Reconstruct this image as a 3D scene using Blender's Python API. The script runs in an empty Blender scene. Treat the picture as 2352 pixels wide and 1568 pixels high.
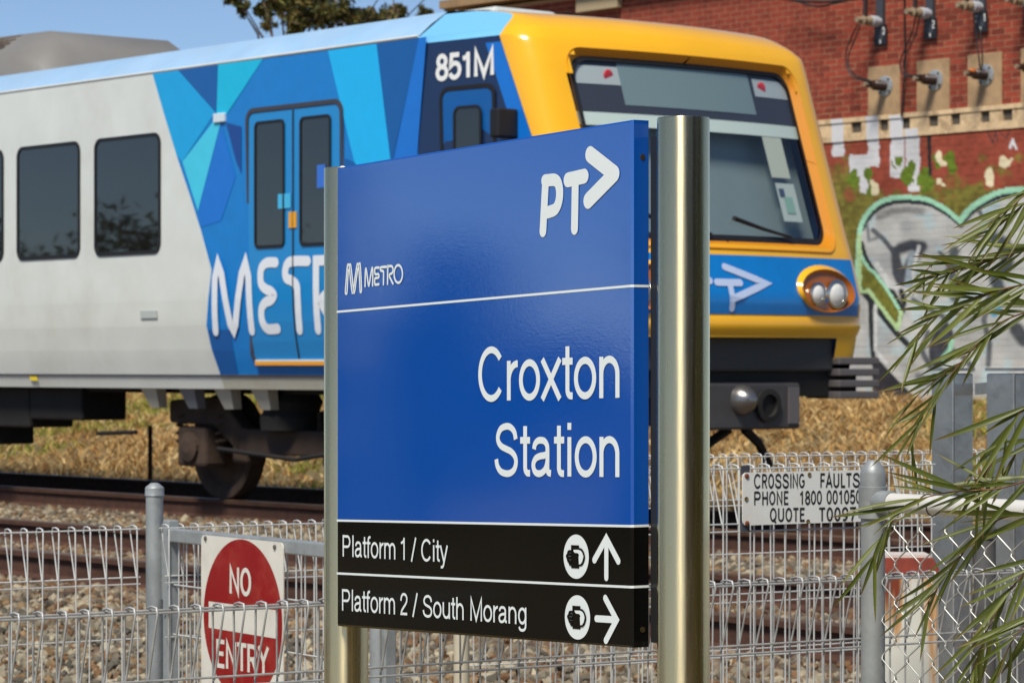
import bpy, math, random
import numpy as np
from mathutils import Vector, Matrix

sc = bpy.context.scene
col = sc.collection
random.seed(7)
rng = np.random.default_rng(7)
R = math.radians

# ------------------------------------------------------------------ camera, sky, sun, exposure
EYE = 1.6                       # eye height above the path
FPX, CXP, HYP = 6860.0, 1176.0, 840.0   # 105 mm lens on a 2352 px wide print, horizon row
cam = bpy.data.cameras.new('camera')
cam.lens = 105.0
cam.sensor_width = 36.0
cam.shift_y = (HYP - 784.0) / 2352.0
cam.clip_start = 0.1
cam.clip_end = 3000
cam.dof.use_dof = True
cam.dof.focus_distance = 5.4
cam.dof.aperture_fstop = 17
cam_o = bpy.data.objects.new('camera', cam)
cam_o.location = (0, 0, EYE)
cam_o.rotation_euler = (R(90), 0, 0)
col.objects.link(cam_o)
sc.camera = cam_o

SUN_DIR = Vector((-0.27, -0.72, 1.05)).normalized()
world = bpy.data.worlds.new('World')
sc.world = world
world.use_nodes = True
wn = world.node_tree
bg = wn.nodes['Background']
sky = wn.nodes.new('ShaderNodeTexSky')
sky.sky_type = 'NISHITA'
sky.sun_disc = False
sky.sun_elevation = math.asin(SUN_DIR.z)
sky.sun_rotation = math.atan2(SUN_DIR.x, SUN_DIR.y)
sky.altitude = 1500
sky.air_density = 0.75
sky.dust_density = 0.0
sky.ozone_density = 2.5
wn.links.new(sky.outputs[0], bg.inputs[0])
bg.inputs[1].default_value = 0.11
sun = bpy.data.lights.new('sun', 'SUN')
sun.energy = 4.8
sun.angle = R(16)
sun.color = (1.0, 0.93, 0.82)
sun_o = bpy.data.objects.new('sun', sun)
sun_o.rotation_euler = (-SUN_DIR).to_track_quat('-Z', 'Y').to_euler()
sun_o.location = (0, 0, 30)
col.objects.link(sun_o)
sc.view_settings.view_transform = 'Standard'
sc.view_settings.look = 'None'
sc.view_settings.gamma = 1
sc.view_settings.exposure = 0.0
sc.view_settings.use_curve_mapping = False
sc.cycles.max_bounces = 8
sc.cycles.transparent_max_bounces = 12

# ------------------------------------------------------------------ helpers
def lin(c):
    c = c / 255.0
    return c / 12.92 if c <= 0.04045 else ((c + 0.055) / 1.055) ** 2.4
def C(r, g, b, k=1.0):
    return (lin(r) * k, lin(g) * k, lin(b) * k, 1.0)

def ray(px, py=HYP):
    return Vector(((px - CXP) / FPX, 1.0, (HYP - py) / FPX))
def at(px, py, Y):
    d = ray(px, py) * Y
    return Vector((d.x, d.y, d.z + EYE))

NN = Vector((-0.7651, -0.6439, 0))      # across the tracks, towards the camera
TT = Vector((-0.6439, 0.7651, 0))       # along the tracks, away from the camera
RAIL_Z = EYE - 1.08
def trk(S, N, z):
    p = TT * S + NN * N
    return Vector((p.x, p.y, z))
def onN(px, py, N):
    d = ray(px, py)
    Y = N / (NN.x * d.x + NN.y)
    return at(px, py, Y)
def proj(p):
    return (CXP + FPX * p[0] / p[1], HYP - FPX * (p[2] - EYE) / p[1])

class MB:
    def __init__(s):
        s.v = []; s.f = []; s.m = []
    def add(s, vs, fs, mi=0):
        o = len(s.v)
        s.v.extend([tuple(v) for v in vs])
        s.f.extend([tuple(i + o for i in f) for f in fs])
        s.m.extend([mi] * len(fs))
    def box(s, c, ax, ay, az, mi=0):
        c = Vector(c); ax = Vector(ax); ay = Vector(ay); az = Vector(az)
        vs = [c + ax * i + ay * j + az * k for i in (-1, 1) for j in (-1, 1) for k in (-1, 1)]
        fs = [(0, 1, 3, 2), (4, 6, 7, 5), (0, 4, 5, 1), (2, 3, 7, 6), (0, 2, 6, 4), (1, 5, 7, 3)]
        if ax.cross(ay).dot(az) < 0:
            fs = [f[::-1] for f in fs]
        s.add(vs, fs, mi)
    def abox(s, x0, x1, y0, y1, z0, z1, mi=0):
        s.box(((x0 + x1) / 2, (y0 + y1) / 2, (z0 + z1) / 2), ((x1 - x0) / 2, 0, 0), (0, (y1 - y0) / 2, 0), (0, 0, (z1 - z0) / 2), mi)
    def hull8(s, a, b, mi=0):
        """two matching loops of points joined into a closed solid"""
        n = len(a)
        fs = [tuple(range(n))[::-1], tuple(range(n, 2 * n))]
        for i in range(n):
            j = (i + 1) % n
            fs.append((i, j, n + j, n + i))
        s.add(list(a) + list(b), fs, mi)
    def tube(s, pts, r, sides=8, mi=0, closed=False, caps=True):
        pts = [Vector(p) for p in pts]
        n = len(pts)
        rs = r if isinstance(r, (list, tuple)) else [r] * n
        rings = []
        prev = None
        for i, p in enumerate(pts):
            if closed:
                t = (pts[(i + 1) % n] - pts[i - 1])
            else:
                t = (pts[min(i + 1, n - 1)] - pts[max(i - 1, 0)])
            t.normalize()
            if prev is None:
                up = Vector((0, 0, 1)) if abs(t.z) < 0.9 else Vector((0, 1, 0))
                a = t.cross(up).normalized()
            else:
                a = (prev - t * prev.dot(t))
                if a.length < 1e-6:
                    a = t.orthogonal()
                a.normalize()
            prev = a
            b = t.cross(a)
            rings.append([p + (a * math.cos(k * 2 * math.pi / sides) + b * math.sin(k * 2 * math.pi / sides)) * rs[i] for k in range(sides)])
        vs = [v for rr in rings for v in rr]
        fs = []
        for i in range(n if closed else n - 1):
            o, q = i * sides, ((i + 1) % n) * sides
            for k in range(sides):
                j = (k + 1) % sides
                fs.append((o + k, o + j, q + j, q + k))
        if caps and not closed:
            fs.append(tuple(range(sides))[::-1])
            fs.append(tuple(range((n - 1) * sides, n * sides)))
        s.add(vs, fs, mi)
    def lathe(s, c, prof, sides=24, axis=(0, 0, 1), mi=0):
        """prof: (radius, height along axis)"""
        c = Vector(c); ax = Vector(axis).normalized()
        a = ax.orthogonal().normalized(); b = ax.cross(a)
        vs = []; fs = []
        for (r, h) in prof:
            for k in range(sides):
                th = k * 2 * math.pi / sides
                vs.append(c + ax * h + (a * math.cos(th) + b * math.sin(th)) * max(r, 1e-4))
        for i in range(len(prof) - 1):
            for k in range(sides):
                j = (k + 1) % sides
                fs.append((i * sides + k, i * sides + j, (i + 1) * sides + j, (i + 1) * sides + k))
        fs.append(tuple(range(sides))[::-1])
        fs.append(tuple(range((len(prof) - 1) * sides, len(prof) * sides)))
        s.add(vs, fs, mi)
    def grid(s, rows, mi=0, flip=False, skip=None):
        nr, nc = len(rows), len(rows[0])
        fs = []
        for i in range(nr - 1):
            for j in range(nc - 1):
                if skip and skip(i, j):
                    continue
                q = (i * nc + j, i * nc + j + 1, (i + 1) * nc + j + 1, (i + 1) * nc + j)
                fs.append(q[::-1] if flip else q)
        s.add([p for r in rows for p in r], fs, mi)
    def mesh(s, name, mats, smooth=0):
        me = bpy.data.meshes.new(name)
        me.from_pydata(s.v, [], s.f)
        if not isinstance(mats, (list, tuple)):
            mats = [mats]
        for m in mats:
            me.materials.append(m)
        if len(mats) > 1:
            me.polygons.foreach_set('material_index', s.m)
        if smooth:
            me.polygons.foreach_set('use_smooth', [True] * len(me.polygons))
            me.set_sharp_from_angle(angle=R(smooth))
        me.update()
        return me
    def build(s, name, mats, parent=None, smooth=0, bevel=0):
        o = bpy.data.objects.new(name, s.mesh(name, mats, smooth))
        link(o, parent)
        if bevel:
            b = o.modifiers.new('bevel', 'BEVEL')
            b.width = bevel; b.segments = 2; b.limit_method = 'ANGLE'; b.angle_limit = R(40)
        return o

def link(o, parent=None):
    col.objects.link(o)
    if parent is not None:
        o.parent = parent
        if parent.type == 'EMPTY':               # parts are built in world coordinates
            o.matrix_parent_inverse = Matrix.Translation(-Vector(parent.location))
    return o
def place(name, me, M, parent):
    o = bpy.data.objects.new(name, me)
    link(o, parent)
    o.matrix_basis = M
    return o
def thing(name, loc, label, cat, group=None):
    o = bpy.data.objects.new(name, None)
    o.location = loc
    o.empty_display_size = 0.1
    col.objects.link(o)
    return tag(o, label, cat, group)
def tag(o, label=None, cat=None, group=None, kind=None):
    if label: o['label'] = label
    if cat: o['category'] = cat
    if group: o['group'] = group
    if kind: o['kind'] = kind
    return o

# ------------------------------------------------------------------ materials
MATS = {}
def mat(name, color, rough=0.6, metal=0.0, var=0.0, vscale=8.0, bump=0.0, bscale=60.0, coat=0.0, spec=0.5,
        stretch=(1, 1, 1), dark=None, dscale=3.0, damt=0.0, rand=0.0, aniso=0.0, rvar=0.0):
    if name in MATS:
        return MATS[name]
    m = bpy.data.materials.new(name)
    m.use_nodes = True
    nt = m.node_tree
    b = nt.nodes['Principled BSDF']
    L = nt.links.new
    b.inputs['Roughness'].default_value = rough
    b.inputs['Metallic'].default_value = metal
    b.inputs['Specular IOR Level'].default_value = spec
    b.inputs['Coat Weight'].default_value = coat
    b.inputs['Coat Roughness'].default_value = 0.06
    if aniso:
        b.inputs['Anisotropic'].default_value = aniso
    tc = nt.nodes.new('ShaderNodeTexCoord')
    mp = nt.nodes.new('ShaderNodeMapping')
    mp.inputs['Scale'].default_value = stretch
    L(tc.outputs['Object'], mp.inputs[0])
    rgb = nt.nodes.new('ShaderNodeRGB')
    rgb.outputs[0].default_value = color
    cur = rgb.outputs[0]
    if dark is not None and damt > 0:
        n2 = nt.nodes.new('ShaderNodeTexNoise')
        n2.inputs['Scale'].default_value = dscale
        n2.inputs['Detail'].default_value = 8
        n2.inputs['Roughness'].default_value = 0.65
        L(mp.outputs[0], n2.inputs['Vector'])
        rp = nt.nodes.new('ShaderNodeValToRGB')
        rp.color_ramp.elements[0].position = 0.5 - 0.02
        rp.color_ramp.elements[1].position = 0.72
        L(n2.outputs['Fac'], rp.inputs[0])
        mu = nt.nodes.new('ShaderNodeMath'); mu.operation = 'MULTIPLY'
        mu.inputs[1].default_value = damt
        L(rp.outputs[0], mu.inputs[0])
        mx = nt.nodes.new('ShaderNodeMixRGB')
        mx.inputs[2].default_value = dark
        L(mu.outputs[0], mx.inputs[0]); L(cur, mx.inputs[1])
        cur = mx.outputs[0]
    if var > 0 or rand > 0:
        hs = nt.nodes.new('ShaderNodeHueSaturation')
        add = None
        if var > 0:
            n1 = nt.nodes.new('ShaderNodeTexNoise')
            n1.inputs['Scale'].default_value = vscale
            n1.inputs['Detail'].default_value = 6
            L(mp.outputs[0], n1.inputs['Vector'])
            mr = nt.nodes.new('ShaderNodeMapRange')
            mr.inputs[1].default_value = 0.25; mr.inputs[2].default_value = 0.75
            mr.inputs[3].default_value = 1 - var; mr.inputs[4].default_value = 1 + var
            L(n1.outputs['Fac'], mr.inputs[0])
            add = mr.outputs[0]
        if rand > 0:
            oi = nt.nodes.new('ShaderNodeObjectInfo')
            m2 = nt.nodes.new('ShaderNodeMapRange')
            m2.inputs[3].default_value = 1 - rand; m2.inputs[4].default_value = 1 + rand
            L(oi.outputs['Random'], m2.inputs[0])
            if add is None:
                add = m2.outputs[0]
            else:
                mm = nt.nodes.new('ShaderNodeMath'); mm.operation = 'MULTIPLY'
                L(add, mm.inputs[0]); L(m2.outputs[0], mm.inputs[1])
                add = mm.outputs[0]
        L(add, hs.inputs['Value'])
        L(cur, hs.inputs['Color'])
        cur = hs.outputs[0]
    L(cur, b.inputs['Base Color'])
    if bump > 0 or rvar > 0:
        nb = nt.nodes.new('ShaderNodeTexNoise')
        nb.inputs['Scale'].default_value = bscale
        nb.inputs['Detail'].default_value = 5
        L(mp.outputs[0], nb.inputs['Vector'])
        if bump > 0:
            bn = nt.nodes.new('ShaderNodeBump')
            bn.inputs['Strength'].default_value = bump
            bn.inputs['Distance'].default_value = 0.01
            L(nb.outputs['Fac'], bn.inputs['Height'])
            L(bn.outputs[0], b.inputs['Normal'])
        if rvar > 0:
            mr = nt.nodes.new('ShaderNodeMapRange')
            mr.inputs[3].default_value = max(0.02, rough - rvar); mr.inputs[4].default_value = rough + rvar
            L(nb.outputs['Fac'], mr.inputs[0])
            L(mr.outputs[0], b.inputs['Roughness'])
    MATS[name] = m
    return m

def attr_mat(name, rough=0.8, bump=0.3, bscale=80, sub=0.0, trans=0.0, var=0.0, vscale=30.0):
    """base colour from the mesh's own colour attribute 'col'"""
    m = bpy.data.materials.new(name)
    m.use_nodes = True
    nt = m.node_tree
    b = nt.nodes['Principled BSDF']
    a = nt.nodes.new('ShaderNodeAttribute'); a.attribute_name = 'col'
    cur = a.outputs['Color']
    tc = nt.nodes.new('ShaderNodeTexCoord')
    if var:
        n1 = nt.nodes.new('ShaderNodeTexNoise'); n1.inputs['Scale'].default_value = vscale; n1.inputs['Detail'].default_value = 5
        nt.links.new(tc.outputs['Object'], n1.inputs['Vector'])
        mr = nt.nodes.new('ShaderNodeMapRange')
        mr.inputs[1].default_value = 0.25; mr.inputs[2].default_value = 0.75
        mr.inputs[3].default_value = 1 - var; mr.inputs[4].default_value = 1 + var
        nt.links.new(n1.outputs['Fac'], mr.inputs[0])
        hs = nt.nodes.new('ShaderNodeHueSaturation')
        nt.links.new(mr.outputs[0], hs.inputs['Value']); nt.links.new(cur, hs.inputs['Color'])
        cur = hs.outputs[0]
    nt.links.new(cur, b.inputs['Base Color'])
    b.inputs['Roughness'].default_value = rough
    b.inputs['Specular IOR Level'].default_value = 0.3
    if bump:
        n = nt.nodes.new('ShaderNodeTexNoise'); n.inputs['Scale'].default_value = bscale
        nt.links.new(tc.outputs['Object'], n.inputs['Vector'])
        bn = nt.nodes.new('ShaderNodeBump'); bn.inputs['Strength'].default_value = bump; bn.inputs['Distance'].default_value = 0.01
        nt.links.new(n.outputs['Fac'], bn.inputs['Height']); nt.links.new(bn.outputs[0], b.inputs['Normal'])
    if trans:
        t = nt.nodes.new('ShaderNodeBsdfTranslucent')
        nt.links.new(cur, t.inputs[0])
        mx = nt.nodes.new('ShaderNodeMixShader'); mx.inputs[0].default_value = trans
        nt.links.new(b.outputs[0], mx.inputs[1]); nt.links.new(t.outputs[0], mx.inputs[2])
        nt.links.new(mx.outputs[0], nt.nodes['Material Output'].inputs[0])
    return m

def big_mesh(name, V, Fq, mats, cols=None, smooth=False, matidx=None):
    """numpy arrays to a mesh; Fq rows of equal length; cols per vertex rgb"""
    me = bpy.data.meshes.new(name)
    nv, nf, k = len(V), len(Fq), Fq.shape[1]
    me.vertices.add(nv); me.vertices.foreach_set('co', np.asarray(V, dtype=np.float32).ravel())
    me.loops.add(nf * k); me.loops.foreach_set('vertex_index', Fq.astype(np.int32).ravel())
    me.polygons.add(nf)
    me.polygons.foreach_set('loop_start', np.arange(0, nf * k, k, dtype=np.int32))
    me.polygons.foreach_set('loop_total', np.full(nf, k, dtype=np.int32))
    if smooth:
        me.polygons.foreach_set('use_smooth', np.ones(nf, dtype=bool))
    else:
        me.polygons.foreach_set('use_smooth', np.zeros(nf, dtype=bool))
    for m in (mats if isinstance(mats, (list, tuple)) else [mats]):
        me.materials.append(m)
    me.update(calc_edges=True)
    if cols is not None:
        ca = me.color_attributes.new('col', 'FLOAT_COLOR', 'POINT')
        c4 = np.ones((nv, 4), dtype=np.float32); c4[:, :3] = cols
        ca.data.foreach_set('color', c4.ravel())
    me.validate()
    return me

# ------------------------------------------------------------------ stroke lettering
def ell(cx, cy, rx, ry, a0, a1, n=16):
    return [(cx + rx * math.cos(R(a0 + (a1 - a0) * i / n)), cy + ry * math.sin(R(a0 + (a1 - a0) * i / n))) for i in range(n + 1)]
def spl(pts, n=5):
    out = []
    P = [pts[0]] + list(pts) + [pts[-1]]
    for i in range(1, len(P) - 2):
        p0, p1, p2, p3 = P[i - 1], P[i], P[i + 1], P[i + 2]
        for k in range(n):
            t = k / n
            out.append(tuple(0.5 * (2 * p1[j] + (p2[j] - p0[j]) * t + (2 * p0[j] - 5 * p1[j] + 4 * p2[j] - p3[j]) * t * t + (3 * p1[j] - p0[j] - 3 * p2[j] + p3[j]) * t ** 3) for j in (0, 1)))
    out.append(tuple(pts[-1]))
    return out
def ring(cx, cy, rx, ry, n=30):
    return ell(cx, cy, rx, ry, 0, 360, n)
G = {
 ' ': (.39, []),
 'o': (.77, [ring(.385, .3675, .295, .318)]),
 'n': (.77, [[(.13, 0), (.13, .735)], [(.13, .36)] + ell(.385, .42, .255, .265, 180, 0) + [(.64, 0)]]),
 'h': (.77, [[(.13, 0), (.13, 1.0)], [(.13, .36)] + ell(.385, .42, .255, .265, 180, 0) + [(.64, 0)]]),
 'm': (1.16, [[(.12, 0), (.12, .735)], [(.12, .38)] + ell(.35, .45, .23, .235, 180, 0) + [(.58, 0)], [(.58, .38)] + ell(.81, .45, .23, .235, 180, 0) + [(1.04, 0)]]),
 'u': (.77, [[(.64, 0), (.64, .735)], [(.13, .735), (.13, .31)] + ell(.385, .31, .255, .26, 180, 360) + [(.64, .36)]]),
 'r': (.46, [[(.13, 0), (.13, .735)], [(.13, .34)] + ell(.43, .36, .30, .315, 180, 88)]),
 't': (.39, [[(.20, .95), (.20, .18)] + ell(.31, .17, .11, .115, 180, 275, 8) + [(.37, .055)], [(.03, .68), (.37, .68)]]),
 'f': (.39, [[(.17, 0), (.17, .82)] + ell(.29, .82, .12, .125, 180, 90, 8) + [(.38, .945)], [(.02, .68), (.37, .68)]]),
 'i': (.31, [[(.155, 0), (.155, .735)], [(.155, .87), (.155, 1.0)]]),
 'l': (.31, [[(.155, 0), (.155, 1.0)]]),
 'x': (.69, [[(.05, 0), (.64, .735)], [(.05, .735), (.64, 0)]]),
 'y': (.69, [[(.05, .735), (.352, 0)], [(.64, .735)] + spl([(.345, -.06), (.29, -.18), (.20, -.235), (.09, -.23)])]),
 'a': (.77, [spl([(.12, .51), (.15, .60), (.24, .665), (.36, .68), (.48, .66), (.56, .59), (.58, .50), (.58, .30), (.58, .15), (.61, .075), (.70, .055)]),
             spl([(.58, .43), (.48, .395), (.33, .38), (.19, .34), (.11, .26), (.10, .18), (.15, .09), (.26, .05), (.40, .07), (.52, .15), (.58, .28)])]),
 'g': (.77, [ring(.37, .365, .265, .31), [(.64, .735)] + spl([(.64, .0), (.62, -.13), (.52, -.225), (.36, -.25), (.21, -.22), (.13, -.11)])]),
 'P': (.93, [[(.15, 0), (.15, 1.0)], [(.15, .94), (.52, .94)] + ell(.54, .70, .25, .24, 90, -90, 14) + [(.15, .46)]]),
 'C': (.98, [ell(.50, .5, .40, .455, 38, 322, 30)]),
 'S': (.93, [spl([(.80, .70), (.75, .84), (.62, .93), (.46, .95), (.27, .90), (.17, .77), (.19, .65), (.30, .565), (.47, .515), (.64, .465), (.77, .375), (.81, .26), (.75, .13), (.62, .06), (.46, .045), (.27, .085), (.15, .19), (.11, .32)])]),
 'M': (1.12, [[(.14, 0), (.14, .985), (.56, .05), (.98, .985), (.98, 0)]]),
 '1': (.62, [[(.36, 0), (.36, 1.0)], spl([(.36, .93), (.29, .84), (.20, .785), (.08, .765)])]),
 '2': (.77, [spl([(.10, .64), (.14, .81), (.25, .92), (.38, .945), (.54, .90), (.63, .78), (.62, .64), (.52, .50), (.33, .34), (.18, .20), (.12, .06)]) + [(.67, .06)]]),
 '3': (.70, [spl([(.10, .74), (.18, .90), (.34, .945), (.50, .88), (.54, .74), (.47, .59), (.30, .53)]), spl([(.30, .53), (.50, .48), (.59, .32), (.52, .13), (.34, .055), (.17, .10), (.09, .26)])]),
 '/': (.45, [[(.03, -.05), (.42, 1.03)]]),
 'O': (.84, [ring(.42, .5, .31, .445)]), 'Q': (.84, [ring(.42, .5, .31, .445), [(.46, .22), (.74, -.10)]]),
 'D': (.80, [[(.13, 0), (.13, .94)], [(.13, .94), (.35, .94)] + ell(.37, .5, .32, .44, 90, -90, 18) + [(.13, .06)]]),
 'N': (.80, [[(.13, 0), (.13, .94), (.67, .06), (.67, 1.0)]]),
 'E': (.68, [[(.62, .94), (.14, .94), (.14, .06), (.62, .06)], [(.14, .51), (.56, .51)]]),
 'F': (.64, [[(.60, .94), (.14, .94), (.14, 0)], [(.14, .49), (.54, .49)]]),
 'T': (.66, [[(.02, .94), (.64, .94)], [(.33, .94), (.33, 0)]]),
 'R': (.76, [[(.13, 0), (.13, .94), (.40, .94)] + ell(.40, .71, .23, .23, 90, -90, 12) + [(.13, .48)], [(.38, .48), (.66, 0)]]),
 'Y': (.70, [[(.04, 1.0), (.35, .47), (.66, 1.0)], [(.35, .47), (.35, 0)]]),
 'G': (.84, [ell(.43, .5, .33, .445, 48, 320, 26) + [(.71, .24), (.71, .47), (.44, .47)]]),
 'I': (.32, [[(.16, 0), (.16, 1.0)]]), 'L': (.62, [[(.14, 1.0), (.14, .06), (.58, .06)]]),
 'A': (.74, [[(.04, 0), (.37, .98), (.70, 0)], [(.16, .31), (.58, .31)]]),
 'U': (.80, [[(.13, 1.0), (.13, .32)] + ell(.40, .32, .27, .265, 180, 360) + [(.67, 1.0)]]),
 'H': (.80, [[(.13, 0), (.13, 1.0)], [(.67, 0), (.67, 1.0)], [(.13, .52), (.67, .52)]]),
 '0': (.68, [ring(.34, .5, .245, .445)]),
 '5': (.68, [[(.57, .94), (.17, .94), (.13, .52)] + spl([(.13, .52), (.26, .60), (.40, .605), (.54, .52), (.59, .34), (.52, .15), (.35, .055), (.19, .09), (.08, .22)])]),
 '7': (.64, [[(.05, .94), (.58, .94), (.24, 0)]]),
 '8': (.68, [ring(.34, .735, .20, .21), ring(.34, .285, .245, .235)]),
 '9': (.68, [ring(.34, .665, .245, .28), spl([(.585, .665), (.57, .45), (.47, .20), (.30, .06), (.12, .10)])]),
}
def stroke_poly(pts, w, rnd=False):
    """2d ribbon along pts -> verts, quads (plus round ends)"""
    P = [np.array(p, float) for p in pts]
    Q = [P[0]]
    for p in P[1:]:
        if np.linalg.norm(p - Q[-1]) > 1e-7: Q.append(p)
    P = Q
    closed = len(P) > 3 and np.linalg.norm(P[0] - P[-1]) < 1e-6
    if closed: P = P[:-1]
    n = len(P)
    Lp, Rp = [], []
    for i in range(n):
        d1 = P[i] - P[i - 1] if (closed or i > 0) else P[1] - P[0]
        d2 = P[(i + 1) % n] - P[i] if (closed or i < n - 1) else P[-1] - P[-2]
        d1 = d1 / np.linalg.norm(d1); d2 = d2 / np.linalg.norm(d2)
        n1 = np.array((-d1[1], d1[0])); n2 = np.array((-d2[1], d2[0]))
        m = n1 + n2
        l = np.linalg.norm(m)
        m = n1 if l < 1e-6 else m / l
        k = min(1.0 / max(0.3, float(m @ n1)), 2.6)
        Lp.append(P[i] + m * w / 2 * k); Rp.append(P[i] - m * w / 2 * k)
    vs = Lp + Rp
    fs = [(i, n + i, n + (i + 1) % n, (i + 1) % n) for i in range(n if closed else n - 1)]
    if rnd and not closed:
        for (c, d) in ((P[0], P[0] - P[1]), (P[-1], P[-1] - P[-2])):
            d = d / np.linalg.norm(d); e = np.array((-d[1], d[0]))
            o = len(vs)
            arcp = [c + (e * math.cos(t) + d * math.sin(t)) * w / 2 for t in np.linspace(0, math.pi, 9)]
            vs = vs + arcp
            fs.append(tuple(range(o, o + 9))[::-1])
    return vs, fs
LAYER = [0]
def stroke(mb, pts, w, fn, e, rnd=False, mi=0):
    vs, fs = stroke_poly(pts, w, rnd)
    LAYER[0] = (LAYER[0] + 1) % 8
    ee = e + LAYER[0] * 0.00006
    mb.add([fn(v[0], v[1], ee) for v in vs], fs, mi)
def text(mb, s, fn, p0, p1, cap, w, e, rnd=False, mi=0, track=0.0, sub=False):
    """lettering from p0 (ink left, baseline) to p1 (ink right, baseline), cap height in fn's units"""
    adv = sum(G[c][0] + track for c in s)
    xs = []
    x = 0
    for c in s:
        for pth in G[c][1]:
            xs += [x + q[0] for q in pth]
        x += G[c][0] + track
    x0, x1 = min(xs) - w / 2, max(xs) + w / 2
    k = (p1[0] - p0[0]) / (x1 - x0)
    x = 0
    for c in s:
        for pth in G[c][1]:
            if sub:
                q2 = []
                for a, b in zip(pth[:-1], pth[1:]):
                    m = max(1, int(math.hypot(b[0] - a[0], b[1] - a[1]) / 0.15))
                    q2 += [(a[0] + (b[0] - a[0]) * i / m, a[1] + (b[1] - a[1]) * i / m) for i in range(m)]
                pth = q2 + [pth[-1]]
            vs, fs = stroke_poly(pth, w, rnd)
            LAYER[0] = (LAYER[0] + 1) % 8
            ee = e + LAYER[0] * 0.00006
            pts = []
            for v in vs:
                t = (x + v[0] - x0) * k
                f = t / (p1[0] - p0[0])
                pts.append(fn(p0[0] + t, p0[1] + (p1[1] - p0[1]) * f + v[1] * cap, ee))
            mb.add(pts, fs, mi)
        x += G[c][0] + track
def rrect(x0, x1, z0, z1, r, n=6):
    out = []
    for (cx, cz, a) in ((x1 - r, z1 - r, 0), (x0 + r, z1 - r, 90), (x0 + r, z0 + r, 180), (x1 - r, z0 + r, 270)):
        out += [(cx + r * math.cos(R(a + 90 * i / n)), cz + r * math.sin(R(a + 90 * i / n))) for i in range(n + 1)]
    return out

# ================================================================== SETTING: ground, ballast, path, grass
PROF = [(400, 0.0), (60, 0.0), (6, 0.0), (-3.6, 0.0), (-4.8, 0.02), (-6.0, 0.10), (-7.2, 0.20), (-8.2, 0.31), (-9.0, 0.335), (-15.9, 0.335),
        (-16.3, 0.27), (-16.9, 0.22), (-18.5, 0.34), (-21, 0.60), (-25, 0.90), (-30, 1.10), (-32, 1.13), (-70, 1.2), (-600, 1.2)]
def ground_z(N):
    xs = [p[0] for p in PROF][::-1]; zs = [p[1] for p in PROF][::-1]
    return float(np.interp(N, xs, zs))
gm = mat('dry earth', C(112, 98, 68), rough=0.95, var=0.35, vscale=1.5, bump=0.6, bscale=25, dark=C(96, 98, 48), damt=0.5, dscale=0.6)
mb = MB()
Ss = [-500, -60, -20, 0, 10, 20, 30, 40, 60, 120, 700]
mb.grid([[trk(S, N, z - 0.012) for S in Ss] for (N, z) in PROF], flip=True)
tag(mb.build('ground', gm), kind='structure')

bm_ = mat('ballast bed', C(112, 98, 84), rough=0.95, var=0.4, vscale=9, bump=1.0, bscale=30, dark=C(92, 58, 38), damt=0.7, dscale=1.2)
mb = MB()
Ns = [-5.6, -6.4, -7.2, -8.2, -9.0, -12, -15.9, -16.3, -16.7]
mb.grid([[trk(S, N, ground_z(N) + 0.004) for S in Ss[1:]] for N in Ns], flip=True)
tag(mb.build('ballast_bed', bm_), kind='structure')

pm = mat('asphalt path', C(158, 146, 120), rough=0.9, var=0.15, vscale=6, bump=0.5, bscale=90)
mb = MB()
mb.add([(-30, -12, 0.002), (30, -12, 0.002), (10, 8.4, 0.002), (-14, 8.4, 0.002)], [(0, 1, 2, 3)])
tag(mb.build('path', pm), kind='structure')

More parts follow.
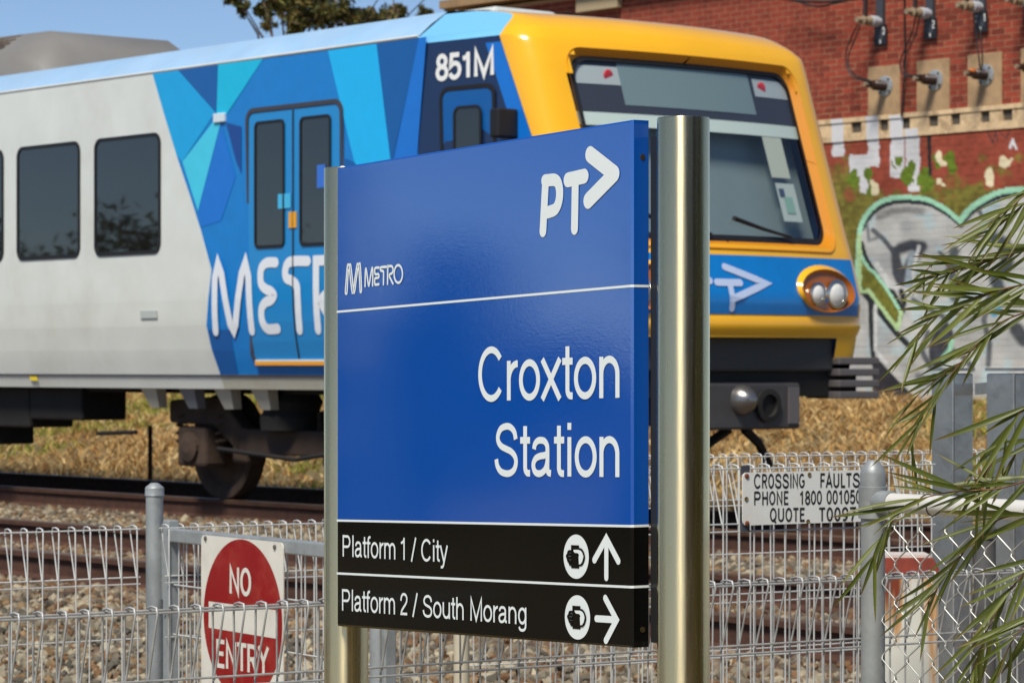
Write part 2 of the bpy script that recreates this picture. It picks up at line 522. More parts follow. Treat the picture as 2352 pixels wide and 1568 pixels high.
# loose ballast stones (stuff)
def stones():
    phi = (1 + 5 ** 0.5) / 2
    iv = np.array([(-1, phi, 0), (1, phi, 0), (-1, -phi, 0), (1, -phi, 0), (0, -1, phi), (0, 1, phi), (0, -1, -phi), (0, 1, -phi), (phi, 0, -1), (phi, 0, 1), (-phi, 0, -1), (-phi, 0, 1)], float)
    iv /= np.linalg.norm(iv[0])
    ifc = np.array([(0, 11, 5), (0, 5, 1), (0, 1, 7), (0, 7, 10), (0, 10, 11), (1, 5, 9), (5, 11, 4), (11, 10, 2), (10, 7, 6), (7, 1, 8), (3, 9, 4), (3, 4, 2), (3, 2, 6), (3, 6, 8), (3, 8, 9), (4, 9, 5), (2, 4, 11), (6, 2, 10), (8, 6, 7), (9, 8, 1)])
    zones = [(-9.05, -5.7, 620, 1.0), (-10.85, -9.15, 430, 1.0), (-13.75, -10.95, 420, 1.0), (-15.5, -13.9, 260, 1.0), (-16.6, -15.6, 420, 0.9)]
    P = []
    for (N0, N1, dens, k) in zones:
        n = int((N1 - N0) * 22 * dens)
        N = rng.uniform(N0, N1, n); S = rng.uniform(3, 25, n)
        x = TT.x * S + NN.x * N; y = TT.y * S + NN.y * N
        px = CXP + FPX * x / y
        ok = (y > 3) & (px > -220) & (px < 2560)
        N, S, x, y = N[ok], S[ok], x[ok], y[ok]
        z = np.array([ground_z(v) for v in N])
        P.append(np.stack([x, y, z, N], 1))
    P = np.concatenate(P)
    n = len(P)
    sz = rng.uniform(0.018, 0.036, n)
    V = iv[None] * rng.uniform(0.62, 1.3, (n, 12, 1))
    V = V * rng.uniform(0.6, 1.25, (n, 1, 3))
    a = rng.uniform(0, 6.28, n); ca, sa = np.cos(a)[:, None], np.sin(a)[:, None]
    tl = rng.uniform(-0.7, 0.7, n); ct, st = np.cos(tl)[:, None], np.sin(tl)[:, None]
    x, y, z = V[..., 0].copy(), V[..., 1].copy(), V[..., 2].copy()
    y, z = y * ct - z * st, y * st + z * ct
    x, y = x * ca - y * sa, x * sa + y * ca
    V = np.stack([x, y, z], 2) * sz[:, None, None]
    V[..., 0] += P[:, 0, None]; V[..., 1] += P[:, 1, None]
    V[..., 2] += (P[:, 2] + rng.uniform(-0.004, 0.026, n))[:, None]
    Fc = ifc[None] + (np.arange(n) * 12)[:, None, None]
    pal = np.array([C(150, 142, 122)[:3], C(128, 118, 100)[:3], C(110, 104, 90)[:3], C(164, 154, 130)[:3], C(128, 106, 78)[:3], C(114, 86, 60)[:3], C(88, 84, 74)[:3]])
    near = np.exp(-np.minimum(np.abs(P[:, 3] + 10.0), np.abs(P[:, 3] + 14.7)) ** 2 / 1.6)   # rust dust close to the rails
    idx = rng.integers(0, 7, n)
    c = pal[idx] * rng.uniform(0.7, 1.25, (n, 1))
    rust = np.array(C(98, 62, 42)[:3])
    f = (near * rng.uniform(0.15, 0.7, n))[:, None]
    c = c * (1 - f) + rust * f
    me = big_mesh('ballast_stones', V.reshape(-1, 3), Fc.reshape(-1, 3), attr_mat('ballast stone', rough=0.92, bump=0.25, bscale=120), np.repeat(c, 12, 0))
    o = bpy.data.objects.new('ballast_stones', me)
    link(o)
    tag(o, 'grey and brown crushed stone ballast around the rails', 'ballast', kind='stuff')
stones()

# railway tracks: rails and sleepers
rail_top = mat('worn rail head', C(120, 96, 78), rough=0.38, metal=0.6, var=0.25, vscale=20)
rail_side = mat('rusty rail web', C(74, 47, 34), rough=0.85, var=0.35, vscale=14, bump=0.4, bscale=60)
slp = mat('sleeper timber', C(94, 70, 52), rough=0.95, var=0.4, vscale=5, bump=0.7, bscale=30, stretch=(1, 1, 1), rand=0.2)
def track(label, NA, NB, group):
    c = (NA + NB) / 2
    t = thing('railway_track', trk(14, c, RAIL_Z - 0.18), label, 'track', group)
    for N in (NA, NB):
        m = MB()
        prof = [(-.07, 0), (.07, 0), (.07, .012), (.012, .03), (.010, .115), (.035, .125), (.035, .152), (.028, .16), (-.028, .16), (-.035, .152), (-.035, .125), (-.010, .115), (-.012, .03), (-.07, .012)]
        a = [trk(-14, N + p[0], RAIL_Z - 0.16 + p[1]) for p in prof]
        b = [trk(60, N + p[0], RAIL_Z - 0.16 + p[1]) for p in prof]
        m.hull8(a, b)
        # head faces take the worn material
        for i, f in enumerate(m.f):
            zs = [m.v[k][2] for k in f]
            if len(f) == 4 and min(zs) > RAIL_Z - 0.012: m.m[i] = 1
        m.build('rail', [rail_side, rail_top], t)
    ms = MB(); ms.abox(-.115, .115, -1.32, 1.32, -.11, 0)
    me = ms.mesh('sleeper', slp)
    ang = math.atan2(TT.y, TT.x)
    S = 2.0
    while S < 33:
        p = trk(S, c, RAIL_Z - 0.163)
        px = proj(p)[0] if p.y > 2 else -9999
        if -500 < px < 2900:
            place('sleeper', me, Matrix.Translation(p) @ Matrix.Rotation(ang + random.uniform(-.015, .015), 4, 'Z'), t)
        S += 0.68
track('railway track on the ballast directly behind the wire fences, nearest to the viewer', -9.12, -10.89, 'railway tracks')
track('farther railway track that the yellow and blue train runs on', -13.82, -15.57, 'railway tracks')

# dry grass on the bank behind the tracks (stuff)
def grass():
    n = 90000
    N = -rng.uniform(16.4, 30.8, n)
    S = rng.uniform(8, 52, n)
    x = TT.x * S + NN.x * N; y = TT.y * S + NN.y * N
    px = CXP + FPX * x / np.maximum(y, 1)
    ok = (y > 8) & (px > -200) & (px < 2560)
    N, S, x, y = N[ok], S[ok], x[ok], y[ok]
    n = len(N)
    z = np.array([ground_z(v) for v in N]) - 0.012
    # clumps
    cl = np.sin(S * 2.1 + N * 1.3) + np.sin(S * 0.9 - N * 2.3 + 1) + np.sin(S * 3.7 + 2) * .5
    h = rng.uniform(0.03, 0.12, n) * (1.0 + 0.35 * cl) + 0.025
    a = rng.uniform(0, 6.28, n)
    w = rng.uniform(0.006, 0.016, n)
    lean = rng.normal(0, 1.3, (n, 2)) * h[:, None]
    dx, dy = np.cos(a) * w, np.sin(a) * w
    b0 = np.stack([x - dx, y - dy, z], 1); b1 = np.stack([x + dx, y + dy, z], 1)
    mid = np.stack([x + lean[:, 0] * .4, y + lean[:, 1] * .4, z + h * .7], 1)
    m0 = mid - np.stack([dx, dy, dx * 0], 1) * .8; m1 = mid + np.stack([dx, dy, dx * 0], 1) * .8
    tip = np.stack([x + lean[:, 0], y + lean[:, 1], z + h], 1)
    V = np.stack([b0, b1, m1, m0, tip], 1).reshape(-1, 3)
    o5 = (np.arange(n) * 5)[:, None]
    T = np.concatenate([o5 + np.array([[0, 1, 2]]), o5 + np.array([[0, 2, 3]]), o5 + np.array([[3, 2, 4]])])
    pal = np.array([C(222, 188, 126)[:3], C(206, 166, 104)[:3], C(186, 144, 86)[:3], C(232, 206, 150)[:3], C(166, 166, 76)[:3], C(132, 146, 52)[:3], C(140, 104, 62)[:3]])
    green = (np.sin(S * 0.7 + N * 0.5) + np.sin(S * 1.9 - N) * .6 + np.where(N < -24, .7, 0)) > .75
    idx = np.where(green & (rng.random(n) < .6), rng.integers(4, 6, n), np.where(rng.random(n) < .22, 6, rng.integers(0, 4, n)))
    c = pal[idx] * rng.uniform(.7, 1.15, (n, 1))
    me = big_mesh('dry_grass', V, T, attr_mat('dry grass', rough=0.9, bump=0, trans=0.35), np.repeat(c, 5, 0))
    o = bpy.data.objects.new('dry_grass', me); link(o)
    tag(o, 'dry straw coloured grass with green tufts on the bank behind the tracks', 'grass', kind='stuff')
grass()

# ================================================================== BRICK BUILDING
WN = -31.0
brick_m = mat('red brick', C(138, 58, 40), rough=0.9, var=0.25, vscale=18, bump=0.5, bscale=90, rand=0.34)
mortar_m = mat('mortar', C(178, 138, 104), rough=0.95, var=0.25, vscale=30, bump=0.5, bscale=80)
conc_m = mat('stained render', C(214, 186, 146), rough=0.9, var=0.2, vscale=9, bump=0.5, bscale=50, dark=C(110, 76, 44), damt=0.75, dscale=5)
pad_m = mat('tan cement pad', C(176, 146, 110), rough=0.9, var=0.15, vscale=7, bump=0.4, bscale=40, dark=C(128, 100, 72), damt=0.5, dscale=2.5)
hole_m = mat('dark stone block', C(84, 76, 66), rough=0.95, var=0.3, vscale=25, bump=0.6, bscale=40)
bld = thing('brick_building', trk(30, WN, 1.1), 'red brick building with graffiti on its lower wall behind the train', 'building')
S_L, S_R = 38.1, 23.4           # left end, right end (beyond the frame)
Z0, ZB0, ZB1, ZT = 1.0, 4.79, 5.12, 7.42
def wal(S, dn, z):
    return trk(S, WN + dn, z)
# upper wall backing
mb = MB()
mb.hull8([wal(S_L, -.0035, ZB1), wal(S_R, -.0035, ZB1), wal(S_R, -.0035, ZT), wal(S_L, -.0035, ZT)],
         [wal(S_L, -6, ZB1), wal(S_R, -6, ZB1), wal(S_R, -6, ZT), wal(S_L, -6, ZT)])
mb.build('wall', mortar_m, bld)
CO, BL = 0.086, 0.24
# pads positions (pixels) : left, right, top, bottom
def wall_sz(px, py):
    p = onN(px, py, WN)
    return p.dot(TT), p.z
pads = []
for (xa, xb, yt, yb) in ((1300, 1515, 430, 755), (1630, 1850, 385, 720), (1975, 2205, 343, 690), (2335, 2560, 300, 655)):
    X = lambda v: (2343 + v / 1.96) * .6638
    Yv = lambda v: (v / 1.96) * .6638
    s0, _ = wall_sz(X(xa), Yv((yt + yb) / 2)); s1, _ = wall_sz(X(xb), Yv((yt + yb) / 2))
    sm = wall_sz(X((xa + xb) / 2), Yv(yt + 20))[1]
    pads.append((s0, s1, ZB1 + 0.004, sm))
bm6 = []
for i in range(6):
    m = MB()
    j = lambda: random.uniform(-.003, .003)
    m.abox(-.115 + j(), .115 + j(), -.05, .0 + j() * .3, -.038 + j(), .038 + j())
    bm6.append(m.mesh('brick', brick_m))
ang_w = math.atan2(TT.y, TT.x)
bricks = []
rest = MB()
row = 0
z = ZB1 + 0.045
while z < ZT - 0.03:
    S = S_R + (0.12 if row % 2 else 0)
    while S < S_L - .1:
        if True:
            px, py = proj(wal(S, 0, z))
            vis = -8 < py and px < 2375 and (px > 1852 or py < 40)
            bricks.append((vis, -px, S, z, px, py))
        S += BL
    z += CO; row += 1
bricks.sort(key=lambda b: (not b[0], b[1]))
k = 0
for (vis, _, S, z, px, py) in bricks:
    M = Matrix.Translation(wal(S, 0, z)) @ Matrix.Rotation(ang_w, 4, 'Z') @ Matrix.Rotation(math.pi, 4, 'Z')
    if vis and k < 300:
        place('brick', bm6[k % 6], Matrix.Translation(wal(S, 0, z)) @ Matrix.Rotation(ang_w, 4, 'Z') @ Matrix.Translation((0, random.uniform(-.001, .001), 0)), bld)
        k += 1
    elif px > 1000 and py > -60:
        rest.box(wal(S, -.03, z), TT * .115, NN * .03, (0, 0, .038))
tag(rest.build('bricks', mat('far red brick', C(136, 57, 40), rough=0.9, var=0.35, vscale=6, bump=0.5, bscale=90), bld), kind='stuff')

# cement pads with bushings, the band with its beam ends
for (s0, s1, z0, z1) in pads:
    m = MB(); m.box(wal((s0 + s1) / 2, -.01, (z0 + z1) / 2), TT * abs(s0 - s1) / 2, NN * .03, (0, 0, (z1 - z0) / 2))
    m.build('cement_pad', pad_m, bld, bevel=.006)
holes = []
for (xa, xb) in ((1185, 1255), (1380, 1437), (1517, 1585), (1710, 1775), (1862, 1925), (2065, 2125), (2212, 2280), (2390, 2450)):
    X = lambda v: (2343 + v / 1.96) * .6638
    a, _ = wall_sz(X(xa), 275); b, _ = wall_sz(X(xb), 275)
    holes.append((a, b))
hz0, hz1 = ZB0 + .11, ZB0 + .265
m = MB()
def wbox(S0, S1, n0, n1, z0, z1, mi=0, mm=None):
    (mm or m).box(wal((S0 + S1) / 2, (n0 + n1) / 2, (z0 + z1) / 2), TT * abs(S1 - S0) / 2, NN * abs(n1 - n0) / 2, (0, 0, (z1 - z0) / 2), mi)
wbox(S_R, S_L, -.3, .02, ZB0, hz0); wbox(S_R, S_L, -.3, .035, hz1 + .0, ZB1)
edges = [S_L] + [v for h in holes for v in h] + [S_R]
for i in range(0, len(edges), 2):
    wbox(edges[i + 1], edges[i], -.3, .018, hz0 + .0005, hz1 - .0005)
m.build('render_band', conc_m, bld)
for (a, b) in holes:
    h = MB(); wbox(a - .004, b + .004, -.2, -.012, hz0 + .004, hz1 - .004, mm=h)
    h.build('beam_end', hole_m, bld)
# white paint runs over the band
for (xa, xb, ya) in ((1055, 1135, 785), (1290, 1372, 765), (1450, 1538, 782), (1552, 1640, 872)):
    X = lambda v: (2343 + v / 1.96) * .6638
    sa, _ = wall_sz(X(xa), 280); sb, _ = wall_sz(X(xb), 280)
    zt9 = min(wall_sz(X((xa + xb) / 2), ya * .3387)[1], ZB1 - .004)
    p9 = MB()
    for (n0, n1, z0, z1) in ((.0205, .023, ZB0 - .002, min(hz0, zt9)), (.019, .0215, hz0, min(hz1, zt9)), (.036, .0385, hz1, zt9)):
        if z1 - z0 > .01: wbox(sb, sa, n0, n1, z0, z1 - .0006, mm=p9)
    tag(p9.build('paint_run', mat('white paint run', C(208, 208, 210), rough=.8, var=.05), bld))
# roof fascia
m = MB()
mf = mat('tan fascia board', C(150, 122, 88), rough=0.8, var=0.25, vscale=4)
m.hull8([wal(S_L + .3, .25, 7.47), wal(S_R, .25, 7.36), wal(S_R, .25, 7.62), wal(S_L + .3, .25, 7.60)],
        [wal(S_L + .3, -6.3, 7.47), wal(S_R, -6.3, 7.36), wal(S_R, -6.3, 7.62), wal(S_L + .3, -6.3, 7.60)])
m.build('fascia', mf, bld)
m = MB()
sA = wall_sz(1335, 8)[0]; sB = wall_sz(1430, 8)[0]
wbox(sA, sB, .0, .12, 7.12, 7.36)
m.build('wall_vent', mat('beige metal box', C(168, 150, 118), rough=.7), bld, bevel=.01)

# ---- lower wall: real bricks carrying the graffiti paint as their own colour
def zz5(x, y): return ((2343 + x / 1.96) * .6638, (700 + y / 1.96) * .6638)
def zz4(x, y): return ((2900 + x / 3.484) * .6638, (500 + y / 3.484) * .6638)
def zz3(x, y): return ((2343 + x / 1.96) * .6638, (y / 1.96) * .6638)
def segdist(P, pts):
    d = np.full(len(P), 1e9)
    for a, b in zip(pts[:-1], pts[1:]):
        a = np.array(a); b = np.array(b)
        ab = b - a
        t = np.clip(((P - a) @ ab) / max(ab @ ab, 1e-9), 0, 1)
        d = np.minimum(d, np.linalg.norm(P - (a + t[:, None] * ab), axis=1))
    return d
def inpoly(P, poly):
    x, y = P[:, 0], P[:, 1]
    c = np.zeros(len(P), bool)
    for (x0, y0), (x1, y1) in zip(poly, poly[1:] + poly[:1]):
        cond = ((y0 > y) != (y1 > y))
        xi = (x1 - x0) * (y - y0) / ((y1 - y0) if y1 != y0 else 1e-9) + x0
        c ^= cond & (x < xi)
    return c
def vnoise(P, sc, seed):
    r2 = np.random.default_rng(seed)
    g = r2.random((64, 64))
    q = P / sc
    i = np.floor(q).astype(int); f = q - i
    f = f * f * (3 - 2 * f)
    g00 = g[i[:, 0] % 64, i[:, 1] % 64]; g10 = g[(i[:, 0] + 1) % 64, i[:, 1] % 64]
    g01 = g[i[:, 0] % 64, (i[:, 1] + 1) % 64]; g11 = g[(i[:, 0] + 1) % 64, (i[:, 1] + 1) % 64]
    return (g00 * (1 - f[:, 0]) + g10 * f[:, 0]) * (1 - f[:, 1]) + (g01 * (1 - f[:, 0]) + g11 * f[:, 0]) * f[:, 1]
heartL = spl([zz4(225, 1750), zz4(238, 1400), zz4(255, 1100), zz4(300, 920), zz4(420, 760), zz4(560, 672), zz4(720, 640), zz4(900, 640), zz4(1060, 662), zz4(1200, 722), zz4(1340, 812), zz4(1465, 925)])
heartR = spl([zz4(1465, 925), zz4(1560, 810), zz4(1650, 730), zz4(1800, 640), zz4(1960, 572), zz4(2150, 545), zz4(2300, 560), zz4(2450, 640), zz4(2600, 800)])
heartD = spl([zz4(245, 1200), zz4(290, 1370), zz4(380, 1500), zz5(1340, 480), zz5(1430, 600), zz5(1515, 742)])
lowZ = [zz5(1238, 230), zz5(1238, 608), zz5(1300, 600), zz5(1495, 858), zz5(1520, 745)]
olive = [zz5(1245, 330), zz5(1245, 600), zz5(1305, 590), zz5(1492, 845), zz5(1512, 748), zz5(1400, 585), zz5(1280, 410)]
fillA = [zz5(1190, 640), zz5(1300, 610), zz5(1490, 850), zz5(1525, 740), zz5(1330, 480), zz5(1240, 300)] + heartL[10:] + heartR + [(2700, 640), (2700, 1000), (1880, 1000), (1880, 830), zz5(1190, 800)]
def paint(P):
    n = len(P)
    brick = np.array(C(146, 70, 52)[:3])
    c = np.tile(brick, (n, 1)) * (0.8 + 0.4 * vnoise(P, 9, 1))[:, None]
    def put(mask, colr, var=.25, seed=3, sc=12):
        k = np.clip(mask, 0, 1)[:, None]
        cc = np.array(colr[:3])[None] * (1 - var / 2 + var * vnoise(P, sc, seed))[:, None]
        c[:] = c * (1 - k) + cc * k
    # green overpaint growing downwards
    g = np.clip((P[:, 1] - 392) / 60 + (vnoise(P, 30, 5) - .5) * 2.4 + (vnoise(P, 11, 6) - .5) * 1.2, 0, 1)
    put(g * .9, C(112, 112, 46), .8, 7, 9)
    white = C(206, 206, 208)
    for (xa, xb, ya, yb) in ((1055, 1135, 780, 1060), (1290, 1372, 765, 1130), (1170, 1300, 1050, 1200), (1450, 1538, 780, 1205), (1548, 1645, 870, 1150), (1570, 1640, 1150, 1300), (1240, 1300, 1200, 1310)):
        (x0, y0), (x1, y1) = zz3(xa, ya), zz3(xb, yb)
        wob = (vnoise(P, 16, 9) - .5) * 5
        put(((P[:, 0] + wob > x0) & (P[:, 0] + wob < x1) & (P[:, 1] > y0) & (P[:, 1] < y1)).astype(float), white, .1)
    Pw = P + np.stack([vnoise(P, 13, 31) - .5, vnoise(P, 13, 32) - .5], 1) * 16
    for (cx, cy, rx, ry) in ((1470, 1120, 14, 28), (1512, 1095, 15, 30), (1300, 1190, 26, 60), (1580, 1140, 20, 50), (1860, 1110, 40, 80), (1760, 1090, 22, 60), (1690, 1220, 45, 90), (1225, 1240, 16, 36), (1610, 1215, 10, 20), (1310, 1300, 30, 40), (1560, 1190, 36, 60), (1190, 1200, 35, 60)):
        x, y = zz3(cx, cy); s = 1 / 1.96 * .6638
        put((((Pw[:, 0] - x) / (rx * s)) ** 2 + ((Pw[:, 1] - y) / (ry * s)) ** 2 < 1).astype(float), C(96, 118, 34), .5, 11, 8)
    for (cx, cy, rx, ry) in ((1790, 1075, 26, 50), (1785, 1230, 30, 26), (1335, 1270, 30, 50), (2110, 1200, 40, 50), (2230, 1100, 36, 40)):
        x, y = zz3(cx, cy); s = 1 / 1.96 * .6638
        put((((Pw[:, 0] - x) / (rx * s)) ** 2 + ((Pw[:, 1] - y) / (ry * s)) ** 2 < 1).astype(float), C(220, 208, 172), .2)
    put((segdist(P, [zz3(1708, 915), zz3(1716, 1180)]) < 4.2).astype(float), C(38, 38, 40))
    for pl in ([(2105, 900), (2140, 970), (2165, 890), (2170, 960)], [(2190, 900), (2230, 945), (2260, 880)]):
        put((segdist(P, [zz3(*q) for q in pl]) < 1.5).astype(float), C(70, 52, 56))
    put((segdist(P, [zz3(2260, 1000), zz3(2275, 950), zz3(2300, 1010)]) < 3).astype(float), white)
    # pale fill of the big lettering
    inside = inpoly(P, fillA).astype(float)
    put(inside, C(186, 186, 182), .25, 13, 20)
    put(inside * np.clip((vnoise(P, 40, 14) - .55) * 3, 0, 1) * .5, C(150, 156, 160), .3, 15, 9)
    put(inside * np.clip((vnoise(P, 26, 16) - .62) * 4, 0, 1) * .5, C(168, 200, 206), .1)
    put(inpoly(P, olive).astype(float), C(112, 112, 44), .6, 17, 8)
    def s5(pts, w, colr, soft=0):
        d = segdist(P, [zz5(*q) for q in pts])
        w = w * .3387 / 2
        k = (d < w).astype(float) if not soft else np.clip((w + soft - d) / soft, 0, 1)
        put(k, colr, .35, 19, 6)
    blk, dgr, mint = C(44, 48, 52), C(92, 96, 100), C(160, 214, 182)
    # black line inside the mint outline
    off = np.array((3.0, 10.5))
    put((segdist(P, [tuple(np.array(q) + off) for q in heartL[14:]]) < 4.8).astype(float), blk)
    put((segdist(P, [tuple(np.array(q) + off) for q in heartR]) < 5.0).astype(float), blk)
    put((segdist(P, [tuple(np.array(q) + np.array((8, -2))) for q in heartD]) < 4.6).astype(float), blk)
    s5([(1330, 190), (1400, 250), (1480, 350), (1530, 480), (1560, 620)], 26, dgr, 3)
    s5([(1480, 330), (1490, 480), (1540, 590)], 46, C(70, 74, 80), 6)
    s5([(1520, 310), (1590, 290), (1660, 300), (1600, 380), (1560, 470)], 52, C(60, 64, 72), 8)
    s5([(1600, 360), (1580, 480), (1570, 560)], 40, C(150, 164, 172), 6)
    s5([(1350, 420), (1440, 560), (1560, 600)], 30, C(204, 206, 204), 4)
    s5([(1370, 100), (1460, 60), (1560, 50), (1660, 62)], 26, C(140, 140, 138), 8)
    s5([(1290, 150), (1300, 260), (1360, 240)], 12, C(120, 124, 126), 3)
    s5([(1520, 600), (1540, 680), (1500, 820)], 28, blk, 2)
    s5([(1600, 660), (1700, 720), (1800, 770), (1860, 900)], 22, dgr, 3)
    s5([(1640, 300), (1600, 480), (1620, 640)], 14, C(200, 202, 200), 3)
    s5([(1880, 330), (1850, 470), (1900, 560), (1880, 640)], 44, C(84, 90, 96), 8)
    s5([(1780, 340), (1850, 400), (1900, 430)], 16, dgr, 3)
    s5([(2050, 60), (2080, 120), (2140, 110)], 14, dgr, 4)
    s5([(2160, 250), (2220, 280), (2240, 420), (2160, 520), (2200, 640)], 60, C(74, 82, 90), 9)
    s5([(2120, 680), (2180, 700), (2150, 750)], 36, C(64, 150, 190), 6)
    s5([(2300, 860), (2352, 930)], 70, C(72, 76, 80), 9)
    # lower black structure
    s5([(1255, 600), (1330, 690), (1490, 890), (1560, 960)], 34, blk, 2)
    s5([(1310, 650), (1318, 900), (1330, 1050), (1480, 1210), (1600, 1330)], 26, blk, 2)
    s5([(1345, 700), (1345, 1000), (1420, 1090)], 14, C(208, 210, 208), 3)
    kk = inpoly(P, [zz5(*q) for q in ((1320, 1060), (1400, 1120), (1500, 1210), (1560, 1330), (1450, 1360), (1330, 1350))]).astype(float)
    put(kk, C(52, 50, 56), .4)
    d = P - np.array(zz5(1790, 970))
    rot = d @ np.array([[.97, -.22], [.22, .97]])
    k2 = np.clip((1.15 - (rot[:, 0] / 26) ** 2 - (rot[:, 1] / 52) ** 2) * 4, 0, 1)
    put(k2, C(64, 66, 74), .5, 21, 9)
    s5([(1800, 1060), (1850, 1000), (1865, 930)], 26, mint, 2)
    s5([(1700, 880), (1660, 1010), (1720, 1120)], 22, dgr, 5)
    s5([(1880, 1010), (1960, 1060), (2000, 1130)], 26, dgr, 5)
    s5([(2120, 620), (2080, 800), (2120, 960), (2110, 1100)], 22, dgr, 5)
    s5([(1640, 1180), (1700, 1220), (1760, 1200)], 30, C(120, 124, 128), 8)
    # mint outlines on top
    put((segdist(P, heartL) < 5.6).astype(float), mint, .15)
    put((segdist(P, heartR) < 6.4).astype(float), mint, .15)
    put((segdist(P, heartD) < 3.8).astype(float), mint, .15)
    put((segdist(P, lowZ) < 4.6).astype(float), C(176, 206, 150), .15)
    # weathering
    c[:] = c * (0.86 + 0.28 * vnoise(P, 60, 23))[:, None]
    return c
def lower_wall():
    V, Q = [], []
    nx, nz = 10, 4
    loc = []
    row = 0
    z = ZB0 - 0.043
    while z > Z0:
        S = 24.9 + (0.12 if row % 2 else 0)
        while S < 31.4:
            loc.append((S, z)); S += BL
        z -= CO; row += 1
    loc = np.array(loc); n = len(loc)
    dep = rng.uniform(-.0015, .0015, n)
    us = np.linspace(-.115, .115, nx + 1); vs = np.linspace(-.038, .038, nz + 1)
    gu, gv = np.meshgrid(us, vs, indexing='ij')
    m = (nx + 1) * (nz + 1)
    Sg = loc[:, 0, None] + gu.ravel()[None]; zg = loc[:, 1, None] + gv.ravel()[None]
    Ng = np.full_like(Sg, WN) + dep[:, None]
    edge = (np.abs(gu.ravel()) > .1149) | (np.abs(gv.ravel()) > .0379)
    Ng = Ng - np.where(edge, .0006, 0)[None]
    x = TT.x * Sg + NN.x * Ng; y = TT.y * Sg + NN.y * Ng
    V = np.stack([x, y, zg], 2).reshape(-1, 3)
    ii, jj = np.meshgrid(np.arange(nx), np.arange(nz), indexing='ij')
    base = (ii * (nz + 1) + jj).ravel()
    q = np.stack([base, base + 1, base + nz + 2, base + nz + 1], 1)
    Q = (q[None] + (np.arange(n) * m)[:, None, None]).reshape(-1, 4)
    P = np.stack([CXP + FPX * V[:, 0] / V[:, 1], HYP - FPX * (V[:, 2] - EYE) / V[:, 1]], 1)
    c = paint(P)
    me = big_mesh('painted_bricks', V, Q, attr_mat('graffiti painted brick', rough=.85, bump=.35, bscale=70, var=.08, vscale=60), c)
    o = bpy.data.objects.new('painted_bricks', me); link(o, bld)
    tag(o, 'lower wall bricks painted with pale lettering edged in mint green and black', kind='stuff')
    # joints behind, same paint a little dirtier
    nS, nZ = 330, 190
    Sg, zg = np.meshgrid(np.linspace(24.7, 31.6, nS), np.linspace(Z0, ZB0, nZ), indexing='ij')
    Sg, zg = Sg.ravel(), zg.ravel()
    N = np.full_like(Sg, WN - .0015)
    V = np.stack([TT.x * Sg + NN.x * N, TT.y * Sg + NN.y * N, zg], 1)
    ii, jj = np.meshgrid(np.arange(nS - 1), np.arange(nZ - 1), indexing='ij')
    b = (ii * nZ + jj).ravel()
    Q = np.stack([b, b + 1, b + nZ + 1, b + nZ], 1)
    P = np.stack([CXP + FPX * V[:, 0] / V[:, 1], HYP - FPX * (V[:, 2] - EYE) / V[:, 1]], 1)
    me = big_mesh('painted_joints', V, Q, attr_mat('painted mortar', rough=.95, bump=.5, bscale=90), paint(P) * .94)
    o = bpy.data.objects.new('painted_joints', me); link(o, bld)
lower_wall()
m = MB()
wbox(31.55, S_L, -.3, -.002, .9, ZB0); m.build('wall_end', mat('plain red brick wall', C(140, 62, 44), rough=.9, var=.2), bld)
m = MB(); wbox(S_R, 24.75, -.3, -.002, .9, ZB0); m.build('wall_end', MATS['plain red brick wall'], bld)
m = MB(); wbox(24.4, 31.6, -.3, -.012, .9, ZB0 - .002); m.build('wall_core', MATS['plain red brick wall'], bld)

# ---- high voltage fittings on the upper wall
porc = mat('grey porcelain', C(176, 184, 192), rough=.3)
brown = mat('brown glazed insulator', C(52, 34, 28), rough=.35)
steel_d = mat('dark painted steel', C(62, 66, 74), rough=.55, var=.2, vscale=8)
rust_c = mat('corroded clamp', C(142, 124, 100), rough=.85, var=.4, vscale=30)
galv_f = mat('galvanised flange', C(172, 176, 176), rough=.5, metal=.5, var=.25, vscale=20)
cable_m = mat('black cable', C(40, 36, 36), rough=.6)
wht = mat('white lettering', C(232, 234, 232), rough=.5)
plate_m = mat('black number plate', C(30, 33, 38), rough=.5)
def wpt(px, py, dn):
    p = onN(px, py, WN + dn); return p
Z3 = lambda x, y: ((2343 + x / 1.96) * .6638, (y / 1.96) * .6638)
bush = [((1412, 585), (1300, 575), brown), ((1750, 545), (1640, 535), brown), ((2095, 510), (2015, 512), brown), ((2440, 465), (2345, 470), brown)]
where = ['leftmost', 'second from the left', 'with an orange tag', 'cut by the picture edge']
for i, (fc, tip, mm) in enumerate(bush):
    base = wpt(*Z3(*fc), .02)
    b = thing('wall_bushing', base, 'dark bushing on a grey flange on a tan pad, ' + where[i], 'insulator', 'bushings on the brick wall')
    m = MB(); m.lathe(base, [(.145, 0), (.145, .014), (.11, .024), (.06, .026)], 20, NN); m.build('flange', galv_f, b, smooth=35)
    for kk in range(4):
        th = kk * math.pi / 2 + .7
        p = base + TT * .118 * math.cos(th) + Vector((0, 0, .118 * math.sin(th))) + NN * .016
        m = MB(); m.lathe(p, [(.018, 0), (.018, .014)], 6, NN); m.build('bolt', cable_m, b)
    m = MB()
    pr = [(.07, .02)]
    for q in range(5):
        pr += [(.056, .04 + q * .045), (.072, .05 + q * .045), (.056, .062 + q * .045)]
    pr += [(.044, .29), (.04, .36)]
    m.lathe(base, pr, 16, NN); m.build('insulator_body', brown, b, smooth=40)
    m = MB(); m.lathe(base + NN * .33, [(.018, 0), (.018, .07), (.03, .07), (.03, .10)], 10, NN); m.build('terminal', rust_c, b)
    if i == 2:
        m = MB(); m.box(base + NN * .27 + Vector((0, 0, .03)), TT * .035, NN * .04, (0, 0, .035)); m.build('orange_tag', mat('orange tag', C(236, 132, 60), rough=.6), b)
